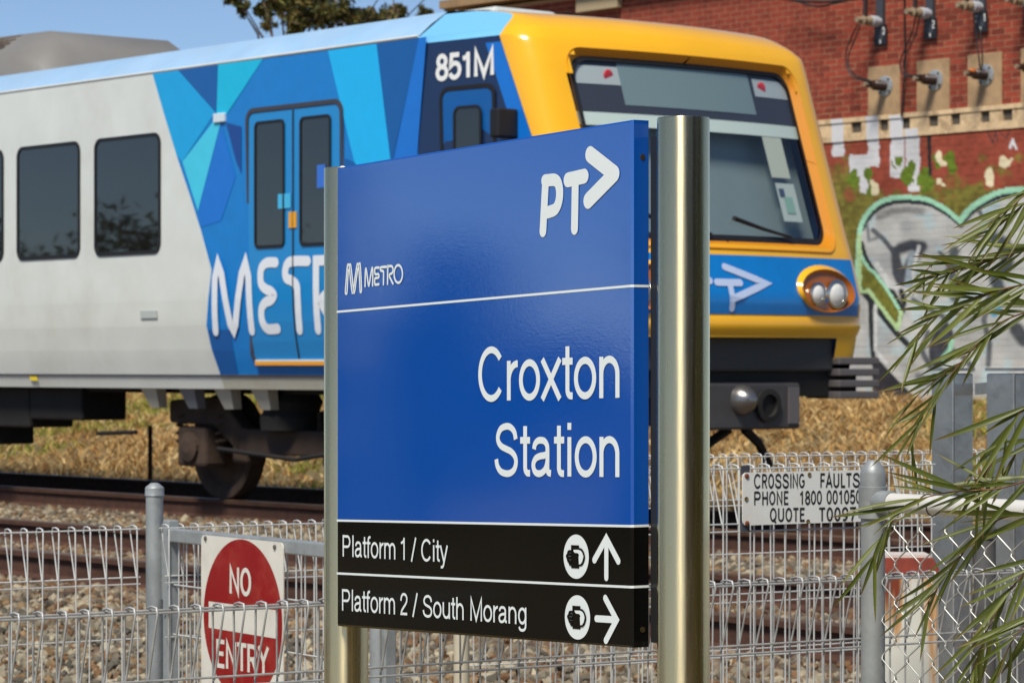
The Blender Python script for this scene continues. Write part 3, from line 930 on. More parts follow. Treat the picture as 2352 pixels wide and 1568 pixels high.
ups = [((1300, 140), (1380, 0), (1380, 240), '220'), ((1640, 85), (1718, -60), (1718, 195), '222'), ((1985, 40), (2065, -110), (2060, 150), '221'), ((2330, 0), (2400, -150), (2395, 105), '223')]
for i, (ins, bar, pl, num) in enumerate(ups):
    c0 = wpt(*Z3(bar[0], pl[1] - 30), .03)
    b = thing('pole_insulator', c0, ['grey insulator on a dark steel bar above the left wall pad', 'grey insulator on a dark steel bar above the middle wall pad', 'grey insulator on a dark steel bar above the right wall pad', 'weathered insulator cut by the top right picture corner'][i], 'insulator', 'insulators on steel bars high on the brick wall')
    m = MB(); m.box(c0 + Vector((0, 0, .55)), TT * .065, NN * .03, (0, 0, .68)); m.build('mounting_bar', steel_d, b, bevel=.004)
    cz = wpt(*Z3(*ins), .30).z
    cc = Vector((c0.x, c0.y, cz)) + NN * .03
    m = MB(); m.lathe(cc, [(.06, 0), (.06, .05), (.078, .055), (.078, .17), (.06, .18)], 16, NN); m.build('porcelain', porc, b, smooth=40)
    m = MB(); m.lathe(cc + NN * .16, [(.06, 0), (.068, .03), (.055, .06), (.072, .09), (.055, .12), (.065, .18), (.026, .19), (.026, .25), (.045, .255), (.04, .30)], 12, NN); m.build('clamp', rust_c, b)
    m = MB(); m.tube([cc + NN * .28, cc + NN * .28 + Vector((0, 0, .35)), cc + NN * .28 + Vector((0, 0, 1.2))], .035, 8); m.build('drop_rod', brown, b)
    pp = wpt(*Z3(*pl), .05)
    m = MB(); m.box(pp, TT * .115, NN * .006, (0, 0, .14)); plo = m.build('number_plate', plate_m, b)
    m = MB()
    fn = lambda U, Vv, e, pp=pp: pp + TT * (-U) + Vector((0, 0, Vv)) + NN * (.008 + e)
    text(m, num, fn, (-.085, .0), (.085, .0), .105, .17, .001)
    text(m, 'T', fn, (-.04, -.115), (.04, -.115), .09, .2, .001)
    m.build('plate_lettering', wht, plo)
def cable(pts, r, label, dn=.3):
    P3 = [wpt(*Z3(q[0], q[1]), q[2] if len(q) > 2 else dn) for q in pts]
    # smooth in 3D
    P = [P3[0]] + P3 + [P3[-1]]
    out = []
    for i in range(1, len(P) - 2):
        for k in range(6):
            t = k / 6
            out.append(0.5 * (2 * P[i] + (P[i + 1] - P[i - 1]) * t + (2 * P[i - 1] - 5 * P[i] + 4 * P[i + 1] - P[i + 2]) * t * t + (3 * P[i] - P[i - 1] - 3 * P[i + 1] + P[i + 2]) * t ** 3))
    out.append(P3[-1])
    m = MB(); m.tube(out, r, 6)
    tag(m.build('power_cable', cable_m, smooth=60), label, 'cable', 'cables on the brick wall')
cable([(1225, 165, .35), (1180, 260), (1145, 360), (1150, 450), (1190, 520), (1240, 540), (1310, 560, .38)], .012, 'outer of two black cables looping to the leftmost bushing')
cable([(1243, 165, .35), (1210, 260), (1165, 370), (1165, 450), (1205, 510), (1250, 530), (1320, 552, .38)], .012, 'inner of two black cables looping to the leftmost bushing')
cable([(1620, 105, .35), (1590, 230), (1525, 380), (1512, 450), (1530, 500), (1580, 522), (1650, 520, .38)], .012, 'outer of two black cables looping to the middle bushing')
cable([(1643, 105, .35), (1615, 240), (1548, 380), (1535, 450), (1550, 495), (1590, 512), (1660, 510, .38)], .012, 'inner of two black cables looping to the middle bushing')
cable([(2010, 90, .35), (2030, 250), (2045, 380), (2055, 470, .25)], .011, 'left of two black cables dropping to the bushing with an orange tag')
cable([(2050, 190, .30), (2065, 300), (2070, 400), (2066, 480, .25)], .011, 'right of two black cables dropping to the bushing with an orange tag')
cable([(1543, -40, .3), (1545, 200, .2), (1548, 400, .1), (1535, 600, .07), (1522, 790, .06)], .016, 'straight black cable hanging down the wall past the middle pad')
cable([(700, -8, .3), (860, 10, .3), (980, 14, .3), (1100, 6, .3), (1230, -10, .3)], .02, 'upper of two sagging black cables at the top of the wall')
cable([(720, -20, .3), (880, 30, .3), (960, 45, .3), (1060, 25, .3), (1200, -16, .3)], .016, 'lower of two sagging black cables at the top of the wall')

# ================================================================== TREES
leaf_attr = attr_mat('tree leaves', rough=.7, bump=0, trans=.25)
bark = mat('grey bark', C(110, 92, 76), rough=.9, var=.3, vscale=6, bump=.6, bscale=20)
def tree(name, base, h, rad, label, group, blobs, nleaf, lsize, pal, seed, skirt=0.35):
    r2 = np.random.default_rng(seed)
    base = Vector(base)
    t = thing(name, base, label, 'tree', group)
    m = MB()
    m.tube([base + Vector((0, 0, -.1)), base + Vector((.1, .05, h * .3)), base + Vector((-.05, .1, h * .55)), base + Vector((.1, 0, h * .85))], [h * .024, h * .017, h * .009, h * .002], 8)
    m.build('trunk', bark, t, smooth=60)
    cs = []
    for (bx, bz, br) in blobs:
        cs.append((base + Vector((bx * rad, r2.uniform(-.6, .6) * rad, bz * h)), br * rad))
    m = MB()
    for (c, br) in cs:
        m.tube([base + Vector((.0, .05, h * r2.uniform(.3, .55))), (base + Vector((0, 0, h * .6))) * .4 + c * .6 - Vector((0, 0, br * .3)), c], [h * .005, h * .0025, h * .001], 5)
        for q in range(5):
            d = Vector(r2.normal(0, 1, 3)).normalized()
            m.tube([c - Vector((0, 0, br * .2)), c + d * br * .9], [h * .002, h * .0008], 4)
    m.build('limb', bark, t)
    pts = []
    for (c, br) in cs:
        k = max(60, int(nleaf * br ** 1.4 / sum(b[1] ** 1.4 for b in cs)))
        ncl = max(6, k // 26)
        cl = r2.normal(0, 1, (ncl, 3)); cl /= np.linalg.norm(cl, axis=1)[:, None]
        cl *= (br * r2.uniform(.35, 1.0, (ncl, 1))); cl[:, 2] *= .8
        ci = r2.integers(0, ncl, k)
        pts.append(np.array(c)[None] + cl[ci] + r2.normal(0, br * .15, (k, 3)))
    P = np.concatenate(pts); n = len(P)
    a = r2.normal(0, 1, (n, 3)); a /= np.linalg.norm(a, axis=1)[:, None]
    b = np.cross(a, r2.normal(0, 1, (n, 3))); b /= np.linalg.norm(b, axis=1)[:, None]
    s = lsize * r2.uniform(.5, 1.3, (n, 1))
    V = np.stack([P - a * s, P + b * s * .3, P + a * s, P - b * s * .3], 1).reshape(-1, 3)
    Q = np.arange(n * 4).reshape(-1, 4)
    c = np.array([q[:3] for q in pal])[r2.integers(0, len(pal), n)] * r2.uniform(.6, 1.3, (n, 1))
    me = big_mesh('crown', V, Q, leaf_attr, np.repeat(c, 4, 0))
    o = bpy.data.objects.new('crown', me); link(o, t)
    return t
gum = [C(92, 96, 50), C(116, 112, 58), C(70, 78, 38), C(136, 118, 66), C(84, 72, 44)]
b1 = at(668, 840, 64)
tree('eucalyptus_tree', (b1.x, b1.y, 1.2), 10.9, 2.6, 'sparse eucalyptus tree rising above the train roof against the sky', 'trees beyond the train',
     [(-.41, .745, .09), (-.34, .728, .07), (-.27, .75, .10), (-.2, .712, .07), (-.05, .735, .16), (.08, .71, .15), (.2, .74, .2), (.36, .715, .16), (.5, .73, .14), (.64, .708, .10), (.78, .715, .09), (.95, .70, .08), (.1, .80, .3), (.35, .80, .26), (-.3, .80, .16), (.1, .66, .2)], 9000, .10, gum, 3)
b1 = at(905, 840, 72)
tree('eucalyptus_tree', (b1.x, b1.y, 1.2), 10.6, 2.2, 'small tree top just showing between the gum tree and the brick building', 'trees beyond the train',
     [(.0, .85, .13), (-.3, .84, .10), (.33, .84, .08), (.62, .835, .07), (-.1, .80, .2), (.0, .92, .14)], 2600, .09, gum, 5)
# row of trees to the left of the picture, seen only mirrored in the train windows and the sign
dkg = [C(58, 70, 30), C(76, 84, 38), C(46, 56, 26), C(88, 82, 44)]
for i, (x, y, h) in enumerate(((-47.4, 21.3, 6.9), (-45.9, 25.7, 4.1), (-44.0, 29.6, 6.1), (-50, 34, 4.9), (-52, 39.2, 5.7), (-54, 44, 5.0), (-60, 49, 6.0), (-58, 56, 5.6), (-47, 15, 6.0), (-50, 8, 5.0))):
    tree('park_tree', (x, y, 0), h, (2.0 if i < 3 else h * .55), 'dark bushy tree mirrored in the train windows', 'trees mirrored in the train windows',
         [(-.6, .5, .6), (.6, .5, .6), (0, .75, .6), (-.4, .25, .6), (.5, .22, .6), (0, .4, .8), (1.1, .3, .5), (-1.1, .3, .5)], 9000, .17, dkg, 20 + i)
# dark hedge trees behind the camera on the right, seen only as the dark stripe in the steel posts
for i, (x, y, h) in enumerate(((3.0, -5.4, 7.5), (4.8, -3.6, 8.0), (6.0, -1.4, 7.8), (6.8, .9, 7.4), (7.2, 3.2, 6.5))):
    tree('hedge_tree', (x, y, 0), h, 1.9, 'dense dark hedge tree mirrored as the dark stripe in the steel posts', 'hedge mirrored in the steel posts',
         [(-.5, .5, .7), (.5, .5, .7), (0, .75, .7), (-.4, .25, .7), (.5, .22, .7), (0, .4, .9), (0, .12, .8)], 9000, .22, [C(40, 48, 24), C(52, 58, 30), C(34, 40, 22)], 40 + i)
m = MB()
hp = Vector((-13.77, 12.36, 0))
m.tube([hp, hp + Vector((0, 0, 2.4)), hp + Vector((0, .03, 2.66)), hp + Vector((0, .07, 2.79)), hp + Vector((0, .12, 2.79)), hp + Vector((0, .16, 2.6)), hp + Vector((0, .18, 2.3))], .03, 8)
tag(m.build('hooped_pole', mat('white painted pole', C(228, 228, 224), rough=.4), smooth=60), 'white hooked pole mirrored as a pale streak in the station sign', 'pole')
for i, (x, y) in enumerate(((-19.2, 17.4), (-20.2, 14.8), (-21.2, 12.2), (-22.2, 9.6), (-18.4, 20.0))):  # unseen bushes added to darken the sign's lower reflection
    tree('low_bush', (x, y, 0), 1.75, 1.2, 'low dark bush mirrored in the lower half of the station sign', 'bushes mirrored in the station sign',
         [(-.8, .35, .5), (.8, .35, .5), (0, .45, .6), (-.4, .6, .4), (.5, .6, .4), (0, .15, .6), (1.2, .3, .4), (-1.2, .3, .4)], 2600, .12, dkg, 60 + i)
# overhead wires against the sky
for (a, b, lab) in (((845, 35), (880, -20), 'left of two thin overhead wires in the sky strip'), ((945, 28), (995, -20), 'right of two thin overhead wires in the sky strip')):
    pa, pb = at(a[0], a[1], 58), at(b[0], b[1], 55)
    d = pb - pa
    m = MB(); m.tube([pa - d * 2, pb + d * 6], .012, 5)
    tag(m.build('overhead_wire', cable_m), lab, 'wire', 'overhead wires')

# ================================================================== TRAIN
S0, NC = 15.0, -14.7
def T(s, n, z):
    return trk(S0 + s, NC + n, RAIL_Z + z)
def prof_n(z):
    return float(np.interp(z, [.90, 1.0, 1.2, 1.4, 1.6, 3.42, 3.62, 3.70], [1.40, 1.43, 1.478, 1.508, 1.52, 1.52, 1.25, .6]))
def side_sz(px, py, n=1.52):
    p = onN(px, py, NC + n)
    return p.dot(TT) - S0, p.z - RAIL_Z
white_p = mat('train white paint', C(214, 218, 212), rough=.28, var=.06, vscale=2.5, dark=C(150, 136, 108), damt=.22, dscale=1.2, coat=.3, bump=.02, bscale=4)
sky_p = mat('train paint with sky reflection', C(172, 206, 236), rough=.22, var=.08, vscale=2, coat=.4, dark=C(120, 190, 236), damt=.4, dscale=.8)  # pale blue puts the sky's reflection into the cornice paint colour
blue_b = mat('train mid blue vinyl', C(12, 122, 200), rough=.25, var=.05, coat=.1)
BL_ = {k: mat('train vinyl ' + k, C(*v), rough=.25, coat=.1, var=.04) for k, v in dict(
    cyan=(12, 160, 222), bright=(12, 182, 222), deep=(8, 88, 160), pale=(66, 198, 228), royal=(16, 112, 206), indigo=(14, 64, 140), navy=(22, 58, 112), night=(26, 46, 84), slate=(62, 72, 100), sky=(20, 178, 240)).items()}
roof_m = mat('train roof grey', C(120, 118, 114), rough=.6, var=.2, vscale=1.5)
glass_m = mat('dark train glass', (0.010, 0.010, 0.009, 1), rough=.02, spec=1.0)
rubber = mat('black rubber', C(24, 24, 26), rough=.55)
blk_m = mat('underframe black', C(26, 24, 23), rough=.8, var=.3, vscale=6)
bog_m = mat('brake dust brown', C(64, 50, 40), rough=.9, var=.35, vscale=5, bump=.4, bscale=20)
grey_m = mat('skirt grey paint', C(186, 184, 170), rough=.45, var=.1, vscale=3, dark=C(120, 104, 80), damt=.3, dscale=3)
yel = mat('train yellow paint', C(246, 182, 30), rough=.22, coat=.45, var=.04, vscale=2)
dgrey = mat('moulded dark grey', C(62, 62, 70), rough=.5, var=.1)
train = thing('commuter_train', T(5, 0, -.0), 'blue, white and yellow commuter train passing behind the station sign', 'train')
TR_END = 21.0
ZL = [.90, .955, 1.0, 1.1, 1.2, 1.3, 1.4, 1.5, 1.6, 1.8, 2.1, 2.5, 3.0, 3.42]
# livery edge between white and blue (pixels on the side)
edge_px = [(350, 169), (380, 262), (406, 359), (435, 445), (462, 531), (486, 619), (478, 690), (471, 748), (476, 800), (484, 853), (486, 880)]
ez = [side_sz(*p) for p in edge_px]
ez.sort(key=lambda q: q[1])
def s_edge(z):
    return float(np.interp(z, [q[1] for q in ez], [q[0] for q in ez]))
S_ST = 1.7                                  # where the straight side ends
zl2 = sorted(set(ZL + [q[1] for q in ez if .95 < q[1] < 3.42]))
for sg in (1, -1):
    m = MB(); m.grid([[T(s_edge(z), sg * prof_n(z), z), T(TR_END, sg * prof_n(z), z)] for z in zl2]); m.build('side_panel', white_p, train, smooth=30)
    m = MB(); m.grid([[T(S_ST, sg * prof_n(z), z), T(s_edge(z), sg * prof_n(z), z)] for z in zl2 if z >= .999]); so = m.build('side_panel', blue_b, train, smooth=30)
    m = MB(); m.grid([[T(S_ST, sg * prof_n(z), z), T(s_edge(z), sg * prof_n(z), z)] for z in (.90, .955, 1.0)]); m.build('skirt', grey_m, train, smooth=30)
    m = MB(); m.grid([[T(S_ST, sg * 1.52, 3.42), T(TR_END, sg * 1.52, 3.42)], [T(S_ST, sg * 1.40, 3.52), T(TR_END, sg * 1.40, 3.52)], [T(S_ST, sg * 1.25, 3.62), T(TR_END, sg * 1.25, 3.62)]]); m.build('cornice', sky_p, train, smooth=50)
m = MB(); m.grid([[T(S_ST, n, z), T(TR_END, n, z)] for (n, z) in ((1.25, 3.62), (.9, 3.66), (0, 3.70), (-.9, 3.66), (-1.25, 3.62))]); m.build('roof', roof_m, train, smooth=50)
m = MB(); m.grid([[T(S_ST, n, .9), T(TR_END, n, .9)] for n in (-1.40, 1.40)]); m.build('floor_pan', blk_m, train)
m = MB(); m.add([T(TR_END, prof_n(z) * sg, z) for sg, zs in ((1, ZL + [3.62]), (-1, (ZL + [3.62])[::-1])) for z in zs], [tuple(range(2 * len(ZL) + 2))]); m.build('end_wall', dgrey, train)
# seams
for z_, nm in ((1.005, 'seam'), (3.425, 'gutter')):
    m = MB(); m.tube([T(S_ST, prof_n(z_) + .004, z_), T(TR_END, prof_n(z_) + .004, z_)], .008 if nm == 'seam' else .012, 6); m.build(nm, dgrey if nm == 'seam' else white_p, train)

def sfn(off):
    return lambda s, z, e: T(s, prof_n(z) + off + e, z)
def spoly(pts, mm, name, off=.003, n=1):
    """flat polygon on the train side from picture points"""
    q = [side_sz(*p) for p in pts]
    m = MB(); m.add([T(a, prof_n(b) + off, b) for a, b in q], [tuple(range(len(q)))])
    return m.build(name, mm, train)
k1 = .3387
def z1(x, y): return (x * k1, y * k1)
def z2(x, y): return ((1100 + x / 1.96) * .6638, y * k1)
spoly([z1(1036, 500), z1(1210, 478), z1(1462, 762), z1(1238, 1098), z1(1200, 1056), z1(1110, 760)], BL_['cyan'], 'livery_panel', .003)
spoly([z1(1210, 478), z1(1482, 437), z1(1472, 740), z1(1462, 762)], BL_['deep'], 'livery_panel', .0035)
spoly([z1(1482, 437), z1(1790, 392), z1(1540, 775), z1(1472, 770)], BL_['bright'], 'livery_panel', .004)
spoly([z1(1240, 1098), z1(1470, 800), z1(1500, 830), z1(1345, 1430)], BL_['pale'], 'livery_panel', .0045)
spoly([z1(1500, 832), z1(1600, 1200), z1(1500, 1500), z1(1365, 1540), z1(1345, 1430)], BL_['royal'], 'livery_panel', .003)
spoly([z1(1535, 832), z1(1640, 860), z1(1640, 1180), z1(1600, 1080)], BL_['indigo'], 'livery_panel', .005)
spoly([z2(70, 345), z2(400, 298), z2(490, 1050), z2(560, 1500), z2(250, 1100)], BL_['sky'], 'livery_panel', .004)
spoly([z2(400, 298), z2(690, 258), z2(500, 1130)], BL_['deep'], 'livery_panel', .0045)
spoly([z2(690, 258), z2(740, 252), z2(640, 1500), z2(520, 1500), z2(505, 1130)], BL_['royal'], 'livery_panel', .005)
spoly([z2(120, 1050), z2(250, 1100), z2(560, 1500), z2(120, 1500)], BL_['deep'], 'livery_panel', .006)
# lower dark blue
zz = [1.0, 1.1, 1.2, 1.3, 1.36]
m = MB(); m.grid([[T(4.05, prof_n(z) + .003, z), T(s_edge(z) - .01, prof_n(z) + .003, z)] for z in zz]); m.build('livery_panel', BL_['deep'], train)
# METRO lettering along the lower side
m = MB()
zb, zt = side_sz(560, 770)[1], side_sz(560, 592)[1]
hh = zt - zb
def mt(pts, s0, w):     # glyph points in units of the letter height, drawn from s0 towards the cab
    P = []
    for a, b in zip(pts[:-1], pts[1:]):
        n_ = max(1, int(math.hypot(b[0] - a[0], b[1] - a[1]) / .15))
        P += [(a[0] + (b[0] - a[0]) * i / n_, a[1] + (b[1] - a[1]) * i / n_) for i in range(n_)]
    P.append(pts[-1])
    stroke(m, [(s0 - x * hh, zb + y * hh) for x, y in P], w * hh, sfn(.0145), 0, rnd=True)
METRO = {
 'M': [[(.07, .06), (.10, .75), (.17, .93), (.25, .80), (.42, .15), (.48, .07), (.54, .15), (.71, .80), (.79, .93), (.86, .75), (.89, .06)]],
 'E': [spl([(.42, .92), (.22, .92), (.10, .84), (.10, .66), (.22, .58), (.30, .56), (.38, .50), (.30, .44), (.20, .42), (.10, .34), (.10, .18), (.20, .08), (.42, .08)])],
 'T': [spl([(.58, .92), (.20, .92), (.10, .82), (.12, .72), (.24, .68), (.34, .62), (.36, .5)]) + [(.36, .06)]],
 'R': [[(.10, .06), (.10, .92), (.32, .92)] + ell(.34, .72, .20, .20, 90, -60, 10) + spl([(.42, .54), (.22, .44), (.26, .32), (.54, .06)])],
 'O': [ring(.40, .5, .34, .43)]}
sx = side_sz(487, 680)[0]
for ch, adv in (('M', 1.02), ('E', .52), ('T', .64), ('R', .62), ('O', .8)):
    for p in METRO[ch]:
        mt(p, sx, .13)
    sx -= adv * hh * 1.02
m.build('lettering', mat('white vinyl lettering', C(222, 228, 234), rough=.35), train)
# small marker light and data patch
a, b = side_sz(507, 271)
m = MB(); m.box(T(a, 1.53, b), TT * .075, NN * .012, (0, 0, .035)); m.build('marker_light', mat('white lens', C(206, 222, 230), rough=.3), train, bevel=.004)
a, b = side_sz(56, 863)
m = MB(); m.add([T(a + .10, prof_n(b) + .004, b + .04), T(a - .02, prof_n(b) + .004, b + .04), T(a - .08, prof_n(b) + .004, b - .04), T(a + .04, prof_n(b) + .004, b - .04)], [(0, 1, 2, 3)]); m.build('yellow_mark', mat('yellow mark', C(222, 196, 40), rough=.5), train)
a, b = side_sz(342, 722)
m = MB(); m.box(T(a, 1.521, b), TT * .12, NN * .003, (0, 0, .03)); m.build('data_plate', mat('grey data plate', C(176, 182, 178), rough=.5), train)

# windows
def window(s0, s1, z0, z1_, r=.09, name='window', wide=.03, par=None, off=0):
    par = par or train
    out = rrect(min(s0, s1), max(s0, s1), z0, z1_, r)
    inn = rrect(min(s0, s1) + wide, max(s0, s1) - wide, z0 + wide, z1_ - wide, max(.02, r - wide))
    m = MB()
    k = len(out)
    f = lambda q, d: [T(a, prof_n(b) + off + d, b) for a, b in q]
    m.add(f(out, .002) + f(out, .010) + f(inn, .010) + f(inn, .001), [(i + k * j, (i + 1) % k + k * j, (i + 1) % k + k * (j + 1), i + k * (j + 1)) for j in range(3) for i in range(k)])
    w = m.build(name, rubber, par)
    m = MB(); m.add(f(inn, .004), [tuple(range(k))]); m.build('pane', glass_m, w)
    return w
wz = side_sz(290, 312)[1], side_sz(290, 586)[1]
for (xa, xb) in ((218, 370), (40, 185)):
    sa, sb = side_sz(xa, 450)[0], side_sz(xb, 450)[0]
    window(sa, sb, wz[1], wz[0])
wid = side_sz(218, 450)[0] - side_sz(370, 450)[0]
gap = side_sz(185, 450)[0] - side_sz(218, 450)[0]
s_ = side_sz(40, 450)[0]
for i in range(6):
    window(s_ + gap, s_ + gap + wid, wz[1], wz[0]); s_ += gap + wid
# passenger doors
dz1, dz0 = side_sz(680, 238)[1], side_sz(660, 838)[1]
d0, d1 = side_sz(567, 500)[0], side_sz(790, 500)[0]
out = rrect(d1, d0, dz0, dz1, .10); inn = rrect(d1 + .035, d0 - .035, dz0 + .03, dz1 - .035, .07)
m = MB(); k = len(out)
f = lambda q, d: [T(a, prof_n(b) + d, b) for a, b in q]
m.add(f(out, .004) + f(out, .016) + f(inn, .016) + f(inn, .006), [(i + k * j, (i + 1) % k + k * j, (i + 1) % k + k * (j + 1), i + k * (j + 1)) for j in range(3) for i in range(k)])
m.build('door_shade_frame', dgrey, train)  # dark ring: door frame plus the shadow around the recessed doors
dm = (d0 + d1) / 2
for (u0, u1) in ((dm + .006, d0 - .04), (d1 + .04, dm - .006)):
    m = MB()
    zsd = list(np.linspace(dz0 + .035, dz1 - .04, 14))
    m.grid([[T(u0, prof_n(z) + .009, z), T(u1, prof_n(z) + .009, z)] for z in zsd])
    d = m.build('door_leaf', mat('train door blue', C(18, 132, 200), rough=.25, coat=.4), train)
    wz1, wz0 = side_sz(650, 274)[1], side_sz(650, 568)[1]
    window(u0 + .10, u1 - .08, wz0, wz1, .05, 'door_window', .022, d, .009)
m = MB(); m.tube([T(dm, prof_n(dz0 + .05 + (dz1 - dz0 - .1) * i / 10) + .012, dz0 + .05 + (dz1 - dz0 - .1) * i / 10) for i in range(11)], .008, 6); m.build('door_seal', rubber, train)
a = side_sz(657, 462); m = MB(); m.box(T(a[0] + .0, 1.536, a[1]), TT * .08, NN * .002, (0, 0, .055)); m.build('door_sticker', mat('pale blue sticker', C(70, 180, 226), rough=.4), train)
a = side_sz(676, 505); m = MB(); m.box(T(a[0], 1.536, a[1]), TT * .05, NN * .002, (0, 0, .06)); m.build('door_sticker', mat('orange sticker', C(226, 160, 40), rough=.4), train)
a = side_sz(742, 405); m = MB(); m.box(T(a[0], 1.537, a[1]), TT * .05, NN * .002, (0, 0, .085)); m.build('door_sticker', mat('blue sticker', C(56, 112, 206), rough=.4), train)
m = MB(); m.box(T(dm, prof_n(dz0) + .02, dz0 + .012), TT * (abs(d0 - d1) / 2 - .06), NN * .016, (0, 0, .014)); m.build('door_sill', mat('orange sill', C(226, 150, 30), rough=.4), train)
m = MB(); m.box(T(dm, prof_n(dz0) + .02, dz0 + .034), TT * (abs(d0 - d1) / 2 - .06), NN * .014, (0, 0, .007)); m.build('door_step', white_p, train)

# roof air conditioning pod
pod_m = mat('pod grey plastic', C(124, 122, 118), rough=.45, var=.1, vscale=2)
m = MB()
def podring(s, zt, hw, ch):
    zb_ = 3.63
    return [T(s, hw, zb_), T(s, hw - ch * .15, zb_ + (zt - zb_) * .45), T(s, hw - ch, zt), T(s, -hw + ch, zt), T(s, -hw + ch * .15, zb_ + (zt - zb_) * .45), T(s, -hw, zb_)]
rings = [podring(7.72, 3.66, .95, .3), podring(7.86, 3.92, 1.0, .34), podring(8.15, 4.08, 1.05, .42), podring(9.4, 4.13, 1.05, .55), podring(13.5, 4.13, 1.05, .55), podring(14.4, 3.75, .95, .3)]
m.grid(rings); m.build('air_conditioner', pod_m, train, smooth=50)
for i in range(5):
    m = MB(); zq = 3.93 + i * .038; nq = .9675 - .4675 * (zq - 3.855) / .275 + .012
    m.box(T(10.1, nq - .02, zq), TT * 1.4, NN * .03, (0, 0, .009)); m.build('louvre', mat('louvre brown grey', C(104, 92, 80), rough=.6), train)

# ---------------- cab
SLP = .10
def s_b(z):
    return max(.605 + (z - 2.71) * .437, f_front(z) + .22)
def f_front(z):
    return float(np.interp(z, [1.1, 1.4, 1.55, 1.9, 2.0, 2.7, 3.2, 3.35, 3.43, 3.50, 3.55, 3.58, 3.60], [-.06, -.08, -.10, 0, .04, .28, .45, .51, .57, .67, .80, .98, 1.2]))
def w_cab(z):
    return float(np.interp(z, [1.0, 1.2, 1.4, 1.6, 3.36, 3.42, 3.60], [1.43, 1.478, 1.508, 1.52, 1.52, 1.51, 1.27]))
def n_side(s, z):
    return w_cab(z) - SLP * (S_ST - s) * (1.0 if z < 3.4 else 1.6)
def front_half(z, nF=22, nCn=9):
    sb = s_b(z); nb = n_side(sb, z); f0 = f_front(z)
    nf = nb * .84
    e = (f0 + .12, nf)
    sk = f0 + .155
    kx = (sk, nb - (sb - sk) * SLP)
    pts = [(f0 + .12 * (nf * i / nF / nf) ** 2, nf * i / nF) for i in range(nF + 1)]
    for i in range(1, nCn + 1):
        t = i / nCn
        pts.append(((1 - t) ** 2 * e[0] + 2 * t * (1 - t) * kx[0] + t * t * sb, (1 - t) ** 2 * e[1] + 2 * t * (1 - t) * kx[1] + t * t * nb))
    return pts
def front_s(n, z):
    h = front_half(z)
    return float(np.interp(abs(n), [p[1] for p in h], [p[0] for p in h]))
zc = sorted(set([1.12, 1.2, 1.28] + list(np.arange(1.30, 3.45, .045)) + [3.42, 3.45, 3.48, 3.51, 3.535, 3.555, 3.57, 3.585, 3.60]))
zc = [z for i, z in enumerate(zc) if i == 0 or z - zc[i - 1] > .004]
WS = rrect(-1.13, 1.13, 1.90, 3.29, .14, 8)
def ws_in(n, z, g=0.0):
    w = 1.13 - g - (3.29 - z) * -.0
    if abs(n) > w or z < 1.90 + g or z > 3.29 - g: return False
    r = .14
    dx, dz = abs(n) - (w - r), max(1.90 + g + r - z, z - (3.29 - g - r))
    return not (dx > 0 and dz > 0 and dx * dx + dz * dz > r * r)
rows = []
for z in zc:
    h = front_half(z)
    rows.append([(p[0], -p[1], z) for p in h[::-1]] + [(p[0], p[1], z) for p in h[1:]])
nc_ = len(rows[0])
def skipf(i, j):
    q = [rows[i][j], rows[i][j + 1], rows[i + 1][j + 1], rows[i + 1][j]]
    n_ = sum(p[1] for p in q) / 4; z_ = sum(p[2] for p in q) / 4
    if ws_in(n_, z_, .012): return True
    return z_ < 1.29 and abs(n_) < 1.02          # the apron cut-out under the bumper
m = MB(); m.grid([[T(*p) for p in r] for r in rows], skip=skipf)
m.build('nose_shell', yel, train, smooth=40)
for sg in (1, -1):
    m = MB()
    zz_ = [1.0, 1.06] + [z for z in zc if z <= 3.4]
    m.grid([[T(S_ST + (s_b(z) - S_ST) * i / 4, sg * n_side(S_ST + (s_b(z) - S_ST) * i / 4, z), z) for i in range(5)] for z in zz_])
    m.build('cab_side', BL_['night'], train, smooth=40)
    m = MB()
    m.grid([[T(S_ST + (s_b(z) - S_ST) * i / 4, sg * n_side(S_ST + (s_b(z) - S_ST) * i / 4, z), z) for i in range(5)] for z in [z for z in zc if z >= 3.36]])
    m.build('cab_cornice', mat('cab cornice blue', C(120, 192, 234), rough=.22, coat=.4), train, smooth=40)
    # bright blue strip before the yellow
    m = MB()
    m.grid([[T(s_b(z) + d, sg * (n_side(s_b(z) + d, z) + .003), z) for d in (.0, .15 if z > 2 else .15)] for z in [z for z in zc if z <= 3.36]])
    m.build('livery_panel', BL_['royal'], train)
# cab roof
m = MB()
zt_ = 3.60
loop = [T(p[0], p[1], zt_) for p in front_half(zt_)] + [T(S_ST, 1.25, zt_), T(S_ST, -1.25, zt_)] + [T(p[0], -p[1], zt_) for p in front_half(zt_)[::-1]]
m.add(loop, [tuple(range(len(loop)))]); m.build('cab_roof', roof_m, train)
m = MB(); m.box(T(2.1, .55, 3.655), TT * .45, NN * .3, (0, 0, .035)); m.build('roof_highlight', white_p, train, bevel=.03)  # white block stands in for the bright highlight on the cab roof
